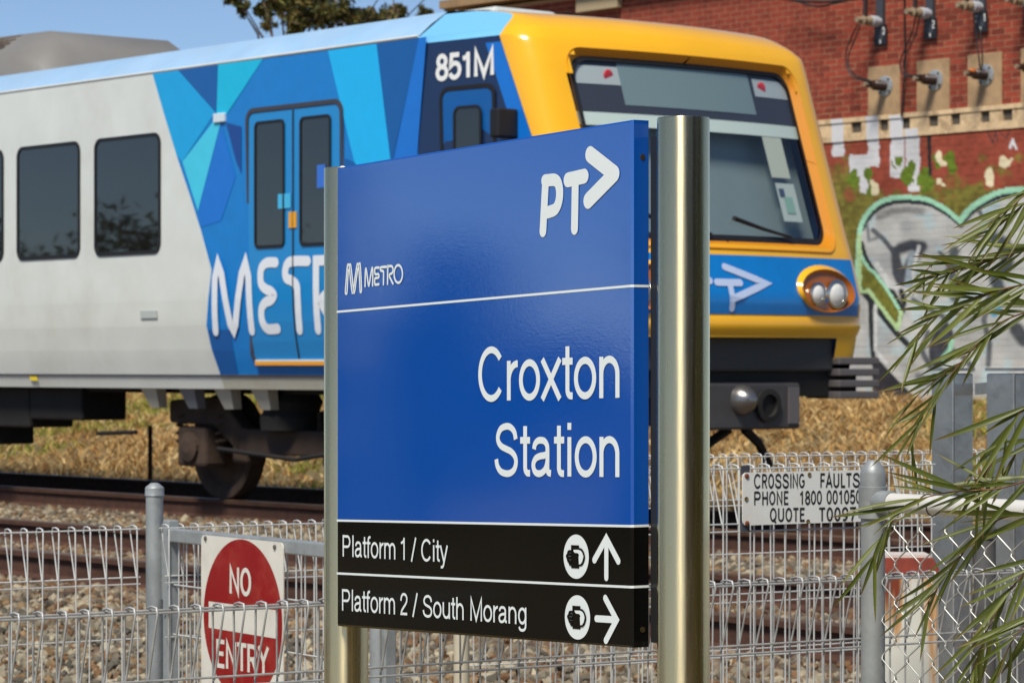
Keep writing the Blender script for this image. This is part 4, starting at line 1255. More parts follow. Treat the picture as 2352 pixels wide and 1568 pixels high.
# cab door, number, mirror on the near side
def csd(px, py):
    d = ray(px, py)
    # plane of the cab side through two points
    A = T(S_ST, 1.52, 0); B = T(.4, n_side(.4, 2.5), 0)
    u = (B - A); nrm = Vector((-u.y, u.x, 0))
    Y = (A.x * nrm.x + A.y * nrm.y) / (d.x * nrm.x + d.y * nrm.y)
    p = at(px, py, Y)
    return p.dot(TT) - S0, p.z - RAIL_Z
cfn = lambda s, z, e: T(s, n_side(s, z) + .004 + e, z)
q0, q1 = csd(1012, 200), csd(1140, 190)
def cab_ring(s0, s1, z0, z1_, r, wd, name, mm, e0, parent, fill=None):
    o_ = rrect(min(s0, s1), max(s0, s1), z0, z1_, r); i_ = rrect(min(s0, s1) + wd, max(s0, s1) - wd, z0 + wd, z1_ - wd, max(.015, r - wd))
    k = len(o_); m = MB()
    m.add([cfn(a, b, e0) for a, b in o_] + [cfn(a, b, e0 + .008) for a, b in o_] + [cfn(a, b, e0 + .008) for a, b in i_] + [cfn(a, b, e0) for a, b in i_], [(i + k * j, (i + 1) % k + k * j, (i + 1) % k + k * (j + 1), i + k * (j + 1)) for j in range(3) for i in range(k)])
    ob = m.build(name, mm, parent)
    if fill:
        m = MB(); m.add([cfn(a, b, e0 + .003) for a, b in i_], [tuple(range(k))]); m.build(fill[0], fill[1], ob)
    return ob
cd = cab_ring(q0[0], q1[0], 1.08, q1[1], .09, .03, 'cab_door', rubber, .002, train, ('door_leaf', BL_['deep']))
w0, w1 = csd(1045, 245), csd(1110, 240)
cab_ring(w0[0], w1[0], 2.05, w1[1], .06, .02, 'door_window', rubber, .008, cd, ('pane', glass_m))
m = MB()
t0, t1 = csd(1002, 186), csd(1136, 172)
cap = csd(1010, 128)[1] - csd(1010, 186)[1]
text(m, '851M', lambda s, z, e: cfn(-s, z, e), (-t0[0], t0[1]), (-t1[0], t1[1]), cap, .19, .002)
m.build('car_number', wht, train)
a = csd(1180, 285)
m = MB(); m.box(T(a[0], n_side(a[0], 2.7) + .09, a[1]), TT * .05, NN * .09, (0, 0, .10)); m.build('side_camera', rubber, train, bevel=.015)
# windscreen frame, glass and what shows behind it
def frn(n, z, e):
    return T(front_s(n, z) - e, n, z)
k = len(WS)
def grow(q, g):
    cx, cz = 0, 2.595
    return [(a + (g if a > 0 else -g), b + (g if b > cz else -g)) for a, b in q]
def dens(q):
    out = []
    for a, b in zip(q, q[1:] + q[:1]):
        n_ = max(1, int(math.hypot(b[0] - a[0], b[1] - a[1]) / .08))
        out += [(a[0] + (b[0] - a[0]) * i / n_, a[1] + (b[1] - a[1]) * i / n_) for i in range(n_)]
    return out
WD = dens(WS); k = len(WD)
ri = grow(WD, -.055)
m = MB(); m.add([frn(a, b, .010) for a, b in WD] + [frn(a, b, -.05) for a, b in ri], [(i, (i + 1) % k, k + (i + 1) % k, k + i) for i in range(k)])
m.build('windscreen_frame', mat('windscreen reveal orange', C(206, 132, 20), rough=.35), train, smooth=50)
r2_ = grow(ri, -.03)
m = MB(); m.add([frn(a, b, -.047) for a, b in ri] + [frn(a, b, -.046) for a, b in r2_], [(i, (i + 1) % k, k + (i + 1) % k, k + i) for i in range(k)])
m.build('windscreen_seal', rubber, train)
gl = bpy.data.materials.new('windscreen glass'); gl.use_nodes = True
nt = gl.node_tree
for nd in list(nt.nodes):
    if nd.type != 'OUTPUT_MATERIAL': nt.nodes.remove(nd)
tr = nt.nodes.new('ShaderNodeBsdfTransparent'); tr.inputs[0].default_value = (.88, .93, .93, 1)
gs = nt.nodes.new('ShaderNodeBsdfGlossy'); gs.inputs['Roughness'].default_value = .02
lw = nt.nodes.new('ShaderNodeLayerWeight'); lw.inputs[0].default_value = .5
pw = nt.nodes.new('ShaderNodeMath'); pw.operation = 'POWER'; pw.inputs[1].default_value = 4
fr = nt.nodes.new('ShaderNodeMath'); fr.operation = 'MULTIPLY_ADD'; fr.inputs[1].default_value = .8; fr.inputs[2].default_value = .09
nt.links.new(lw.outputs['Facing'], pw.inputs[0]); nt.links.new(pw.outputs[0], fr.inputs[0])
mx = nt.nodes.new('ShaderNodeMixShader')
nt.links.new(fr.outputs[0], mx.inputs[0]); nt.links.new(tr.outputs[0], mx.inputs[1]); nt.links.new(gs.outputs[0], mx.inputs[2])
nt.links.new(mx.outputs[0], nt.nodes['Material Output'].inputs[0])
m = MB()
gz = np.linspace(1.93, 3.26, 14); gn = np.linspace(1.09, -1.09, 20)
m.grid([[frn(n, z, -.056) for n in gn] for z in gz]); m.build('windscreen', gl, train, smooth=60)
bulk = mat('windscreen backing grey', C(128, 142, 146), rough=.8, var=.1, vscale=2)
m = MB(); m.grid([[frn(n, z, -.22) for n in np.linspace(-1.14, 1.14, 12)] for z in (1.9, 2.3, 2.76)]); m.build('glass_backing', bulk, train, smooth=60)  # added backing close behind the glass to make the windscreen lighter
m = MB(); m.hull8([T(front_s(n, 1.95) + .1, n, 1.95) for n in (-1.05, 1.05)] + [T(1.0, 1.05, 2.02), T(1.0, -1.05, 2.02)], [T(.35, n, 1.5) for n in (-1.05, 1.05)] + [T(1.0, 1.05, 1.5), T(1.0, -1.05, 1.5)]); m.build('dashboard', mat('dashboard grey', C(120, 132, 130), rough=.7), train)
def pane_strip(n0, n1, z0, z1_, e, name, mm):
    m = MB(); m.grid([[frn(n, z, e) for n in np.linspace(n0, n1, 14)] for z in np.linspace(z0, z1_, 5)])
    return m.build(name, mm, train, smooth=60)
hd = mat('cab header dark', C(60, 60, 72), rough=.6)
pane_strip(-1.09, 1.09, 2.84, 3.27, -.070, 'header_panel', hd)
pane_strip(-.62, .66, 2.90, 3.20, -.066, 'destination_screen', mat('destination glass', C(132, 148, 152), rough=.3))
for (na, nb_) in ((1.05, .66), (-1.05, -.66)):
    pane_strip(na, nb_, 3.04, 3.17, -.066, 'marker_lamp_panel', mat('pale lamp panel', C(190, 194, 196), rough=.3))
    nm_ = nb_ + (.09 if na > 0 else -.09)
    m = MB(); m.lathe(frn(nm_, 3.105, -.0655), [(.045, 0), (.04, .004)], 16, -TT); m.build('red_marker', mat('red lens', C(214, 50, 60), rough=.3), train)
pane_strip(-1.09, 1.09, 2.745, 2.838, -.070, 'sun_visor', mat('pale visor', C(222, 230, 222), rough=.5))
for (n0, n1, za, zb_, cc) in ((-.62, -.84, 2.44, 2.74, (206, 206, 190)), (-.64, -.86, 2.12, 2.40, (200, 206, 200)), (-.70, -.80, 2.18, 2.30, (150, 186, 170)), (-.66, -.72, 2.30, 2.36, (70, 84, 110))):
    m = MB(); dd = -.066 if cc[0] > 195 else -.062
    m.add([frn(n0, za, dd), frn(n1, za, dd), frn(n1, zb_, dd), frn(n0, zb_, dd)], [(0, 1, 2, 3)]); m.build('cab_notice', mat('notice %d' % cc[0], C(*cc), rough=.6), train)
m = MB(); m.add([frn(n, z, -.03) for (n, z) in ((1.09, 1.93), (-1.09, 1.93), (-1.09, 1.985), (1.09, 1.985))], [(0, 1, 2, 3)])
m.v = [tuple(frn(n, z, -.050)) for (n, z) in ((1.09, 1.93), (-1.09, 1.93), (-1.09, 1.985), (1.09, 1.985))]
m2 = MB(); m2.grid([[frn(n, z, -.048) for n in np.linspace(-1.09, 1.09, 16)] for z in (1.925, 2.0)]); m2.build('windscreen_cowl', rubber, train)
for (na, nb_) in ((-.05, -.62), (.75, .2)):
    m = MB(); m.tube([frn(na, 2.12, -.02), frn((na + nb_) / 2, 2.05, -.02), frn(nb_, 2.0, -.02)], [.018, .014, .010], 6); m.build('wiper', rubber, train)
# blue band on the nose with the logo
m = MB(); m.grid([[frn(n, z, .004) for n in np.linspace(-1.28, 1.28, 40)] for z in np.linspace(1.44, 1.855, 8)]); m.build('nose_band', blue_b, train, smooth=50)
m = MB()
lf = lambda n, z, e: frn(-n, z, .010 + e)
for pts in ([(-.18, 1.77), (.20, 1.66), (-.16, 1.545)], [(-.42, 1.52), (-.42, 1.66), (-.34, 1.67)], [(-.28, 1.66), (-.06, 1.66)], [(-.16, 1.66), (-.16, 1.48)], [(-.62, 1.47), (-.62, 1.66)] + ell(-.53, 1.61, .09, .055, 90, -90, 8) + [(-.62, 1.555)]):
    P = []
    for a, b in zip(pts[:-1], pts[1:]):
        P += [(a[0] + (b[0] - a[0]) * i / 4, a[1] + (b[1] - a[1]) * i / 4) for i in range(4)]
    stroke(m, P + [pts[-1]], .05, lf, 0, rnd=True)
m.build('nose_logo', mat('pale logo vinyl', C(186, 202, 232), rough=.4), train)
# headlights
lens = mat('headlight lens', C(226, 226, 220), rough=.12, coat=.6)
amber = mat('amber bowl', C(168, 92, 14), rough=.3, coat=.4)
chrome = mat('chrome ring', C(200, 196, 188), rough=.15, metal=1.0)
for sg in (-1, 1):
    nC, zC = sg * .86, 1.60
    o_ = [(nC + sg * .33 * math.cos(t) * (1.0 if math.cos(t) * 1 > 0 else .95), zC + .155 * math.sin(t) + .02) for t in np.linspace(0, 2 * math.pi, 28, endpoint=False)]
    rim = [(nC + (a - nC) * 1.07, zC + (b - zC) * 1.12 + .01) for a, b in o_]
    kk = len(o_)
    m = MB(); m.add([frn(a, b, .006) for a, b in rim] + [frn(a, b, .040) for a, b in o_], [(i, (i + 1) % kk, kk + (i + 1) % kk, kk + i) for i in range(kk)])
    hl = m.build('headlight', yel, train, smooth=50)
    m = MB(); m.add([frn(a, b, .040) for a, b in o_] + [frn(nC + (a - nC) * .85, zC + (b - zC) * .85, .010) for a, b in o_], [(i, (i + 1) % kk, kk + (i + 1) % kk, kk + i) for i in range(kk)])
    m.add([frn(nC, zC, .012)] + [frn(nC + (a - nC) * .85, zC + (b - zC) * .85, .010) for a, b in o_], [(0, 1 + i, 1 + (i + 1) % kk) for i in range(kk)])
    m.build('bowl', amber, hl, smooth=40)
    for dn, rr, mm in ((.10, .088, lens), (-.13, .070, lens)):
        c = frn(nC + sg * dn, zC - .005, .014)
        m = MB(); m.lathe(c, [(rr * 1.18, 0), (rr * 1.2, .02), (rr, .024), (rr * .96, .01)], 20, -TT); rg = m.build('lamp_ring', chrome, hl, smooth=40)
        m = MB(); m.lathe(c - TT * .008, [(rr, 0), (rr * .8, .016), (rr * .4, .026), (.002, .028)], 20, -TT); m.build('lens', mm, hl, smooth=60)
# bumper roll, apron, coupler, anti-climbers
m = MB(); m.grid([[frn(n, 1.30 + .13 * i / 6, .02 * math.sin(math.pi * i / 6) + .004) for n in np.linspace(-1.33, 1.33, 40)] for i in range(7)]); m.build('bumper', yel, train, smooth=60)
m = MB(); m.hull8([T(.06, n, z) for n, z in ((-1.02, 1.04), (1.02, 1.04), (1.02, 1.31), (-1.02, 1.31))], [T(1.5, n, z) for n, z in ((-1.02, 1.04), (1.02, 1.04), (1.02, 1.31), (-1.02, 1.31))]); m.build('apron', mat('apron charcoal', C(58, 58, 60), rough=.6), train, bevel=.02)
m = MB(); m.hull8([T(.10, n, z) for n, z in ((-1.3, .86), (1.3, .86), (1.3, 1.05), (-1.3, 1.05))], [T(1.7, n, z) for n, z in ((-1.3, .86), (1.3, .86), (1.3, 1.05), (-1.3, 1.05))]); m.build('headstock', blk_m, train)
for sg in (-1, 1):
    for i in range(4):
        m = MB(); m.box(T(.16, sg * 1.22, 1.115 - i * .082), TT * .17, NN * .21, (0, 0, .026)); m.build('anti_climber', mat('anti climber grey', C(92, 88, 88), rough=.5), train, bevel=.008)
m = MB(); m.hull8([T(.02, n, z) for n, z in ((-.64, .63), (.58, .63), (.58, .96), (-.64, .96))], [T(.6, n, z) for n, z in ((-.58, .68), (.52, .68), (.52, .96), (-.58, .96))]); cp = m.build('coupler', mat('coupler grey', C(66, 64, 64), rough=.55, var=.15), train, bevel=.02)
m = MB(); m.lathe(T(.02, -.05, .84), [(.11, 0), (.10, .05), (.06, .10), (.02, .13)], 20, -TT); m.build('coupler_cone', mat('worn steel', C(140, 138, 136), rough=.3, metal=.8), cp, smooth=40)
m = MB(); m.lathe(T(.022, -.30, .80), [(.12, 0), (.12, .03), (.08, .035), (.075, .004)], 20, -TT); m.build('coupler_funnel', blk_m, cp)
m = MB(); m.box(T(.012, -.56, .80), TT * .01, NN * .05, (0, 0, .13)); m.build('coupler_plate', mat('plate grey', C(96, 92, 92), rough=.5), cp)
for (na, nb_) in ((-.2, .15), (-.35, -.75)):
    m = MB(); m.tube([T(.3, na, .63), T(.35, (na + nb_) / 2, .52), T(.45, nb_, .36)], .035, 6); m.build('pilot_bar', blk_m, train)

# bogies and underfloor equipment
def bogie(sc_):
    bg_ = MB()
    bg_.hull8([T(sc_ + a, 1.10, b) for a, b in ((-1.6, .62), (-1.6, .80), (-.9, .84), (-.55, .58), (.55, .58), (.9, .84), (1.6, .80), (1.6, .62), (.95, .60), (.6, .38), (-.6, .38), (-.95, .60))],
              [T(sc_ + a, .96, b) for a, b in ((-1.6, .62), (-1.6, .80), (-.9, .84), (-.55, .58), (.55, .58), (.9, .84), (1.6, .80), (1.6, .62), (.95, .60), (.6, .38), (-.6, .38), (-.95, .60))])
    o = bg_.build('bogie_frame', bog_m, train, bevel=.02)
    for ds in (-1.15, 1.15):
        for nn_ in (.82, -.82):
            m = MB(); m.lathe(T(sc_ + ds, nn_, .43), [(.12, -.02), (.30, -.01), (.36, -.06), (.44, -.065), (.43, .065), (.37, .06), (.31, .02), (.13, .06), (.12, .09)], 32, NN); m.build('wheel', bog_m, o, smooth=35)
        m = MB(); m.tube([T(sc_ + ds, -.8, .43), T(sc_ + ds, .8, .43)], .08, 10); m.build('axle', bog_m, o)
        m = MB(); m.box(T(sc_ + ds, 1.08, .43), TT * .20, NN * .11, (0, 0, .16)); ab = m.build('axle_box', bog_m, o, bevel=.03)
        m = MB(); m.lathe(T(sc_ + ds, 1.19, .43), [(.12, 0), (.12, .03), (.05, .05)], 16, NN); m.build('axle_cap', bog_m, ab)
        for q in (-.28, .28):
            m = MB(); m.tube([T(sc_ + ds + q + .06 * math.cos(t), 1.06 + .06 * math.sin(t), .46 + t * .0105) for t in np.linspace(0, 22, 60)], .013, 5); m.build('spring', bog_m, o)
        m = MB(); m.box(T(sc_ + ds * .52, 1.0, .45), TT * .10, NN * .10, (0, 0, .14)); m.build('brake_unit', bog_m, o, bevel=.02)
    m = MB(); m.lathe(T(sc_, 1.02, .58), [(.24, 0), (.25, .1), (.22, .15), (.25, .22), (.20, .30)], 20, (0, 0, 1)); m.build('air_spring', blk_m, o, smooth=30)
    m = MB(); m.box(T(sc_, 0, .62), TT * .28, NN * .95, (0, 0, .10)); m.build('bolster', bog_m, o)
    for q, mm in ((1.5, grey_m), (-.05, grey_m), (.95, mat('steel blue bracket', C(120, 124, 130), rough=.5)), (.45, grey_m)):
        m = MB(); m.hull8([T(sc_ + q - .12, 1.38, .93), T(sc_ + q + .12, 1.38, .93), T(sc_ + q + .06, 1.30, .74), T(sc_ + q - .06, 1.30, .74)], [T(sc_ + q - .12, 1.28, .93), T(sc_ + q + .12, 1.28, .93), T(sc_ + q + .06, 1.22, .74), T(sc_ + q - .06, 1.22, .74)])
        m.build('body_bracket', mm, train)
    m = MB(); m.tube([T(sc_ - 1.4, 1.15, .5), T(sc_ - .3, 1.2, .36), T(sc_ + .8, 1.16, .42)], .02, 6); m.build('air_hose', blk_m, o)
    return o
sB = side_sz(385, 960, 1.1)[0] - 1.62
bogie(sB)
bogie(sB + 13.5)
def ubox(xa, xb, py, nm='equipment_box', n0=.8, n1=1.25):
    sa = side_sz(xa, py, .8)[0] if xa is not None else 13.0
    sb_ = side_sz(xb, py, .8)[0]
    zb_ = side_sz(xb, py, 1.25)[1]
    m = MB(); m.box(T((sa + sb_) / 2, (n0 + n1) / 2, (zb_ + .9) / 2), TT * (abs(sa - sb_) / 2 - .004), NN * ((n1 - n0) / 2), (0, 0, (.9 - zb_) / 2)); m.build(nm, blk_m, train, bevel=.02)
ubox(None, 80, 1025)
ubox(80, 170, 985)
ubox(170, 292, 968)
sa = side_sz(225, 995, 1.2); sb_ = side_sz(312, 992, 1.2)
m = MB(); m.tube([T(sa[0], 1.2, sa[1]), T(sb_[0], 1.2, sb_[1])], .02, 6); m.build('conduit', blk_m, train)
m = MB(); m.hull8([T(2.4, n, z) for n, z in ((-1.2, .86), (1.2, .86), (1.2, .9), (-1.2, .9))], [T(7, n, z) for n, z in ((-1.2, .86), (1.2, .86), (1.2, .9), (-1.2, .9))]); m.build('underframe', blk_m, train)

# ================================================================== STATION SIGN
TS = Vector((-.5505, .8348, 0))      # along the sign, right to left
NS = Vector((-.8348, -.5505, 0))     # out of its face
PR = Vector((.288, 5.02, 0))
L_R, L_L = .0853, 1.084
W_, H_ = L_L - L_R, .90
def zb_(u): return EYE - .5134 + .0356 * u
def zt_s(u): return EYE + .3913 + .026 * u
def SG(U, V, e):
    u = U / W_; v = V / H_
    l = L_L - u * W_
    p = PR + TS * l + NS * (.045 + e)
    return Vector((p.x, p.y, zb_(u) + (zt_s(u) - zb_(u)) * v))
def sg_px(px, py):
    d = ray(px, py)
    o = PR + NS * .045
    # o + TS*l = d*Y
    k = d.x
    l = (k * o.y - o.x) / (TS.x - k * TS.y)
    Y = o.y + TS.y * l
    z = EYE + d.z * Y
    u = (L_L - l) / W_
    return (u * W_, (z - zb_(u)) / (zt_s(u) - zb_(u)) * H_)
def sq(x, y, x0, y0, s):
    return sg_px((x0 + x / s) * .6638, (y0 + y / s) * .6638)

def sign_paint(name, color, r, sp=.6):
    m = bpy.data.materials.new(name); m.use_nodes = True
    nt = m.node_tree; b = nt.nodes['Principled BSDF']
    b.inputs['Base Color'].default_value = color
    b.inputs['Roughness'].default_value = r
    b.inputs['Specular IOR Level'].default_value = sp
    b.inputs['Coat Weight'].default_value = 1.0 if sp > .5 else 0.0
    b.inputs['Coat IOR'].default_value = 1.65
    b.inputs['Coat Roughness'].default_value = .03
    tc = nt.nodes.new('ShaderNodeTexCoord')
    n1 = nt.nodes.new('ShaderNodeTexNoise'); n1.inputs['Scale'].default_value = 260; n1.inputs['Detail'].default_value = 2
    n2 = nt.nodes.new('ShaderNodeTexNoise'); n2.inputs['Scale'].default_value = 2.2; n2.inputs['Detail'].default_value = 1
    nt.links.new(tc.outputs['Object'], n1.inputs['Vector']); nt.links.new(tc.outputs['Object'], n2.inputs['Vector'])
    b1 = nt.nodes.new('ShaderNodeBump'); b1.inputs['Strength'].default_value = .5; b1.inputs['Distance'].default_value = .00012
    b2 = nt.nodes.new('ShaderNodeBump'); b2.inputs['Strength'].default_value = .6; b2.inputs['Distance'].default_value = .0022
    nt.links.new(n2.outputs['Fac'], b2.inputs['Height'])
    nt.links.new(n1.outputs['Fac'], b1.inputs['Height']); nt.links.new(b2.outputs[0], b1.inputs['Normal'])
    nt.links.new(b1.outputs[0], b.inputs['Normal']); nt.links.new(b1.outputs[0], b.inputs['Coat Normal'])
    # fine scratches and specks of dirt
    n3 = nt.nodes.new('ShaderNodeTexNoise'); n3.inputs['Scale'].default_value = 60; n3.inputs['Detail'].default_value = 6
    nt.links.new(tc.outputs['Object'], n3.inputs['Vector'])
    rp = nt.nodes.new('ShaderNodeValToRGB'); rp.color_ramp.elements[0].position = .72; rp.color_ramp.elements[1].position = .80
    nt.links.new(n3.outputs['Fac'], rp.inputs[0])
    mr = nt.nodes.new('ShaderNodeMapRange'); mr.inputs[3].default_value = r; mr.inputs[4].default_value = .4
    nt.links.new(rp.outputs[0], mr.inputs[0]); nt.links.new(mr.outputs[0], b.inputs['Roughness'])
    return m
blue_s = sign_paint('sign blue enamel', C(6, 78, 170), .06)
black_s = sign_paint('sign black enamel', C(12, 12, 12), .10, .25)
white_s = mat('sign white vinyl', C(222, 230, 230), rough=.35)
sign = thing('station_sign', (PR + TS * .58) + Vector((0, 0, 0)), 'blue and black station name sign reading Croxton Station between two steel posts', 'sign')
ss = mat('brushed stainless steel', C(228, 208, 162), rough=.26, metal=1.0, var=.10, vscale=3, bump=.012, bscale=220, stretch=(1, 1, .06), rvar=.05)
nt = ss.node_tree
tg = nt.nodes.new('ShaderNodeTangent'); tg.direction_type = 'RADIAL'; tg.axis = 'Z'
pb = nt.nodes['Principled BSDF']
nt.links.new(tg.outputs[0], pb.inputs['Tangent'])
pb.inputs['Anisotropic'].default_value = 0.85
pb.inputs['Anisotropic Rotation'].default_value = 0.25
for (l, zt) in ((0, EYE + .417), (1.124, EYE + .395)):
    c = PR + TS * l
    m = MB(); m.lathe((c.x, c.y, -.02), [(.0443, 0), (.0443, zt + .017), (.0435, zt + .0195), (.038, zt + .02), (.002, zt + .0202)], 48)
    m.build('post', ss, sign, smooth=40)
v1 = sq(0, 452, 1100, 1562, 1.96)   # any point on the blue/black line
# heights of the three white lines, measured near the right edge and near the left edge
def line_v(pyl, pyr):
    return (sg_px(778, pyl)[1] + sg_px(1450, pyr)[1]) / 2
VL1, VL2, VL3 = line_v(711, 662), line_v(1190, 1213), line_v(1312, 1352)
D_ = .035
def panel(name, va, vb, mm, r0=False):
    m = MB()
    b = .004
    # bevelled box: front, 4 edges, sides
    O = [(0, va), (W_, va), (W_, vb), (0, vb)]
    I = [(b, va + b), (W_ - b, va + b), (W_ - b, vb - b), (b, vb - b)]
    if name == 'black_panel':
        O = [(0, va), (W_, va), (W_, vb), (0, vb)]; I = [(b, va + b), (W_ - b, va + b), (W_ - b, vb), (b, vb)]
    else:
        I = [(b, va), (W_ - b, va), (W_ - b, vb - b), (b, vb - b)]
    vs = [SG(*p, 0) for p in I] + [SG(*p, -b) for p in O] + [SG(*p, -D_) for p in O]
    fs = [(0, 1, 2, 3)]
    for k in range(2):
        for i in range(4):
            j = (i + 1) % 4
            fs.append((k * 4 + i, k * 4 + j, k * 4 + 4 + j, k * 4 + 4 + i))
    fs.append((8, 9, 10, 11))
    m.add(vs, fs)
    return m.build(name, mm, sign)
panel('blue_panel', VL2, H_, blue_s)
panel('black_panel', 0, VL2 - .0005, black_s)
# dark channel between the panel and the right post, and behind the left
m = MB(); m.box(PR + TS * (L_R - .022) + NS * -.005 + Vector((0, 0, EYE - .04)), TS * .020, NS * .012, (0, 0, .43)); m.build('channel', mat('channel dark steel', C(70, 72, 72), rough=.35, metal=.7), sign)
m = MB(); m.box(PR + TS * (L_L + .01) + NS * -.01 + Vector((0, 0, EYE - .055)), TS * .012, NS * .012, (0, 0, .42)); m.build('channel', MATS['channel dark steel'], sign)
for v in (H_ * .93, .03):
    m = MB()
    p = SG(W_, v, -.022)
    m.lathe(p, [(.005, 0), (.005, .0012)], 12, -TS); m.build('screw', mat('brass screw', C(104, 90, 60), rough=.4, metal=.8), sign)
for v in (VL1, VL2, VL3):
    m = MB(); m.add([SG(0.001, v - .0021, .0006), SG(W_ - .004, v - .0021, .0006), SG(W_ - .004, v + .0021, .0006), SG(.001, v + .0021, .0006)], [(0, 1, 2, 3)])
    q = [SG(W_, v - .0021, -.004), SG(W_, v - .0021, -D_), SG(W_, v + .0021, -D_), SG(W_, v + .0021, -.004)]
    m.add([p - TS * .0006 for p in q], [(0, 1, 2, 3)])
    q2 = [SG(W_ - .004, v - .0021, .0006), SG(W_, v - .0021, -.004) - TS * .0006, SG(W_, v + .0021, -.004) - TS * .0006, SG(W_ - .004, v + .0021, .0006)]
    m.add(q2, [(0, 1, 2, 3)])
    m.build('divider_line', white_s, sign)
def stext(s, a, b, cap_px, w, name, par=sign):
    p0, p1 = sg_px(*a), sg_px(*b)
    cap = sg_px(a[0], a[1] - cap_px)[1] - p0[1]
    m = MB(); text(m, s, SG, p0, p1, cap, w, .001); return m.build(name, white_s, par)
stext('Croxton', (1100, 921), (1424, 913), 122, .128, 'station_name')
stext('Station', (1137, 1092), (1424, 1095), 119, .128, 'station_name')
Z7 = lambda x, y: ((1100 + x / 1.96) * .6638, (1562 + y / 1.96) * .6638)
def cap7(a): return a / 1.96 * .6638
stext('Platform 1 /', Z7(172, 709), Z7(672, 738), cap7(146), .115, 'platform_text')
stext('City', Z7(704, 741), Z7(886, 747), cap7(150), .115, 'platform_text')
stext('Platform 2 /', Z7(168, 1075), Z7(682, 1114), cap7(146), .115, 'platform_text')
stext('South Morang', Z7(714, 1119), Z7(1417, 1172), cap7(150), .115, 'platform_text')
# operator logo and PT mark
m = MB()
Q1 = lambda pts: [sq(x, y, 1100, 380, 1.68) for x, y in pts]
def rs(m_, pts, w, n=0, e=.001):
    stroke(m_, spl(pts, 6) if n else pts, w, SG, e, rnd=True)
rs(m, Q1([(1311, 706), (1326, 420)]), .021)
rs(m, Q1([(1322, 412), (1350, 409), (1378, 408), (1398, 424), (1408, 470), (1404, 530), (1385, 575), (1352, 592), (1318, 600)]), .022, 1)
rs(m, Q1([(1456, 408), (1552, 386)]), .026)
rs(m, Q1([(1500, 400), (1495, 692)]), .021)
rs(m, Q1([(1586, 260), (1728, 372)]), .029); rs(m, Q1([(1728, 372), (1575, 528)]), .029)
m.build('transport_mark', white_s, sign)
m = MB()
Q2 = lambda pts: [sq(x, y, 1180, 850, 7.84) for x, y in pts]
w4 = .0044
rs(m, Q2([(212, 660), (195, 900), (175, 1260), (150, 1300), (130, 1260), (150, 960), (185, 560), (212, 512), (232, 560), (268, 900), (310, 1240), (325, 1285)]), w4, 1)
rs(m, Q2([(232, 540), (258, 505), (280, 560), (320, 900), (352, 1150), (395, 860), (440, 560), (465, 490), (490, 560), (515, 900), (530, 1220), (545, 1258), (568, 1210), (560, 960), (537, 540), (515, 480), (492, 520)]), w4, 1)
rs(m, Q2([(352, 1150), (365, 1280), (392, 1200), (430, 900), (470, 620)]), w4, 1)
w5 = .0048
rs(m, Q2([(666, 1098), (676, 700), (692, 620), (712, 720), (750, 1020), (768, 1085), (785, 1020), (838, 690), (860, 600), (876, 680), (872, 1080)]), w5, 1)
rs(m, Q2([(1045, 592), (955, 602), (930, 640), (932, 740), (955, 775), (1020, 770), (1042, 800), (1040, 850), (1010, 872), (950, 880), (928, 920), (930, 1020), (950, 1055), (1042, 1045)]), w5, 1)
rs(m, Q2([(1248, 572), (1110, 585), (1082, 620), (1095, 670), (1130, 682), (1165, 700), (1170, 760), (1166, 1045)]), w5, 1)
rs(m, Q2([(1278, 1038), (1286, 600), (1300, 565), (1385, 555), (1420, 600), (1425, 680), (1400, 745), (1340, 775), (1328, 820), (1345, 870), (1425, 1028)]), w5, 1)
stroke(m, [sq(1571 + 113 * math.cos(t), 766 + 238 * math.sin(t), 1180, 850, 7.84) for t in np.linspace(0, 2 * math.pi, 41)], w5, SG, .001)
m.build('operator_logo', white_s, sign)
# smartcard reader symbols and arrows
Q3 = lambda pts: [sq(x, y, 1930, 1820, 7.127) for x, y in pts]
dv = sg_px(*Z7(1760, 1121))[1] - sg_px(*Z7(1754, 710))[1]
for k in (0, 1):
    sh = (lambda p: (p[0] + .004 * k, p[1] + dv * k))
    c = sh(Q3([(463, 745)])[0]); rr = abs(Q3([(463, 200)])[0][1] - Q3([(463, 1290)])[0][1]) / 2
    m = MB(); m.add([SG(c[0] + rr * math.cos(t), c[1] + rr * math.sin(t), .001) for t in np.linspace(0, 2 * math.pi, 40, endpoint=False)], [tuple(range(40))])
    ic = m.build('reader_symbol', white_s, sign)
    m = MB()
    m.add([SG(*sh(p), .0018) for p in Q3([(345, 458), (545, 465), (548, 1035), (352, 1025)])], [(0, 1, 2, 3)])
    bw = .0045
    for pts in ([(545, 560), (600, 575), (650, 640), (678, 750), (655, 860), (610, 935), (550, 945)], [(355, 612), (300, 614), (276, 640), (276, 672), (300, 688), (355, 690)], [(355, 692), (275, 694), (246, 718), (246, 745), (270, 770), (355, 772)], [(355, 778), (290, 782), (270, 810), (275, 835), (292, 855), (355, 855)], [(355, 866), (325, 872), (312, 895), (322, 925), (355, 935)]):
        stroke(m, spl([sh(p) for p in Q3(pts)], 4), bw, SG, .0022)
    m.build('card', black_s, ic)
    m = MB()
    m.add([SG(*sh(p), .0030) for p in Q3([(418, 575), (545, 575), (600, 596), (640, 650), (660, 750), (640, 860), (600, 925), (556, 935), (548, 735), (562, 725), (550, 680), (520, 655), (455, 650), (428, 620)])], [tuple(range(14))])
    m.build('thumb', white_s, ic)
m = MB()
rs(m, Q3([(1211, 300), (1209, 1262)]), .012); rs(m, Q3([(917, 825), (1210, 292), (1505, 855)]), .0125)
m.build('arrow_up', white_s, sign)
m = MB()
rs(m, [sg_px(*Z7(*p)) for p in ((1893, 1130), (2020, 1138))], .012); rs(m, [sg_px(*Z7(*p)) for p in ((1953, 992), (2030, 1138), (1957, 1278))], .0125)
m.build('arrow_right', white_s, sign)

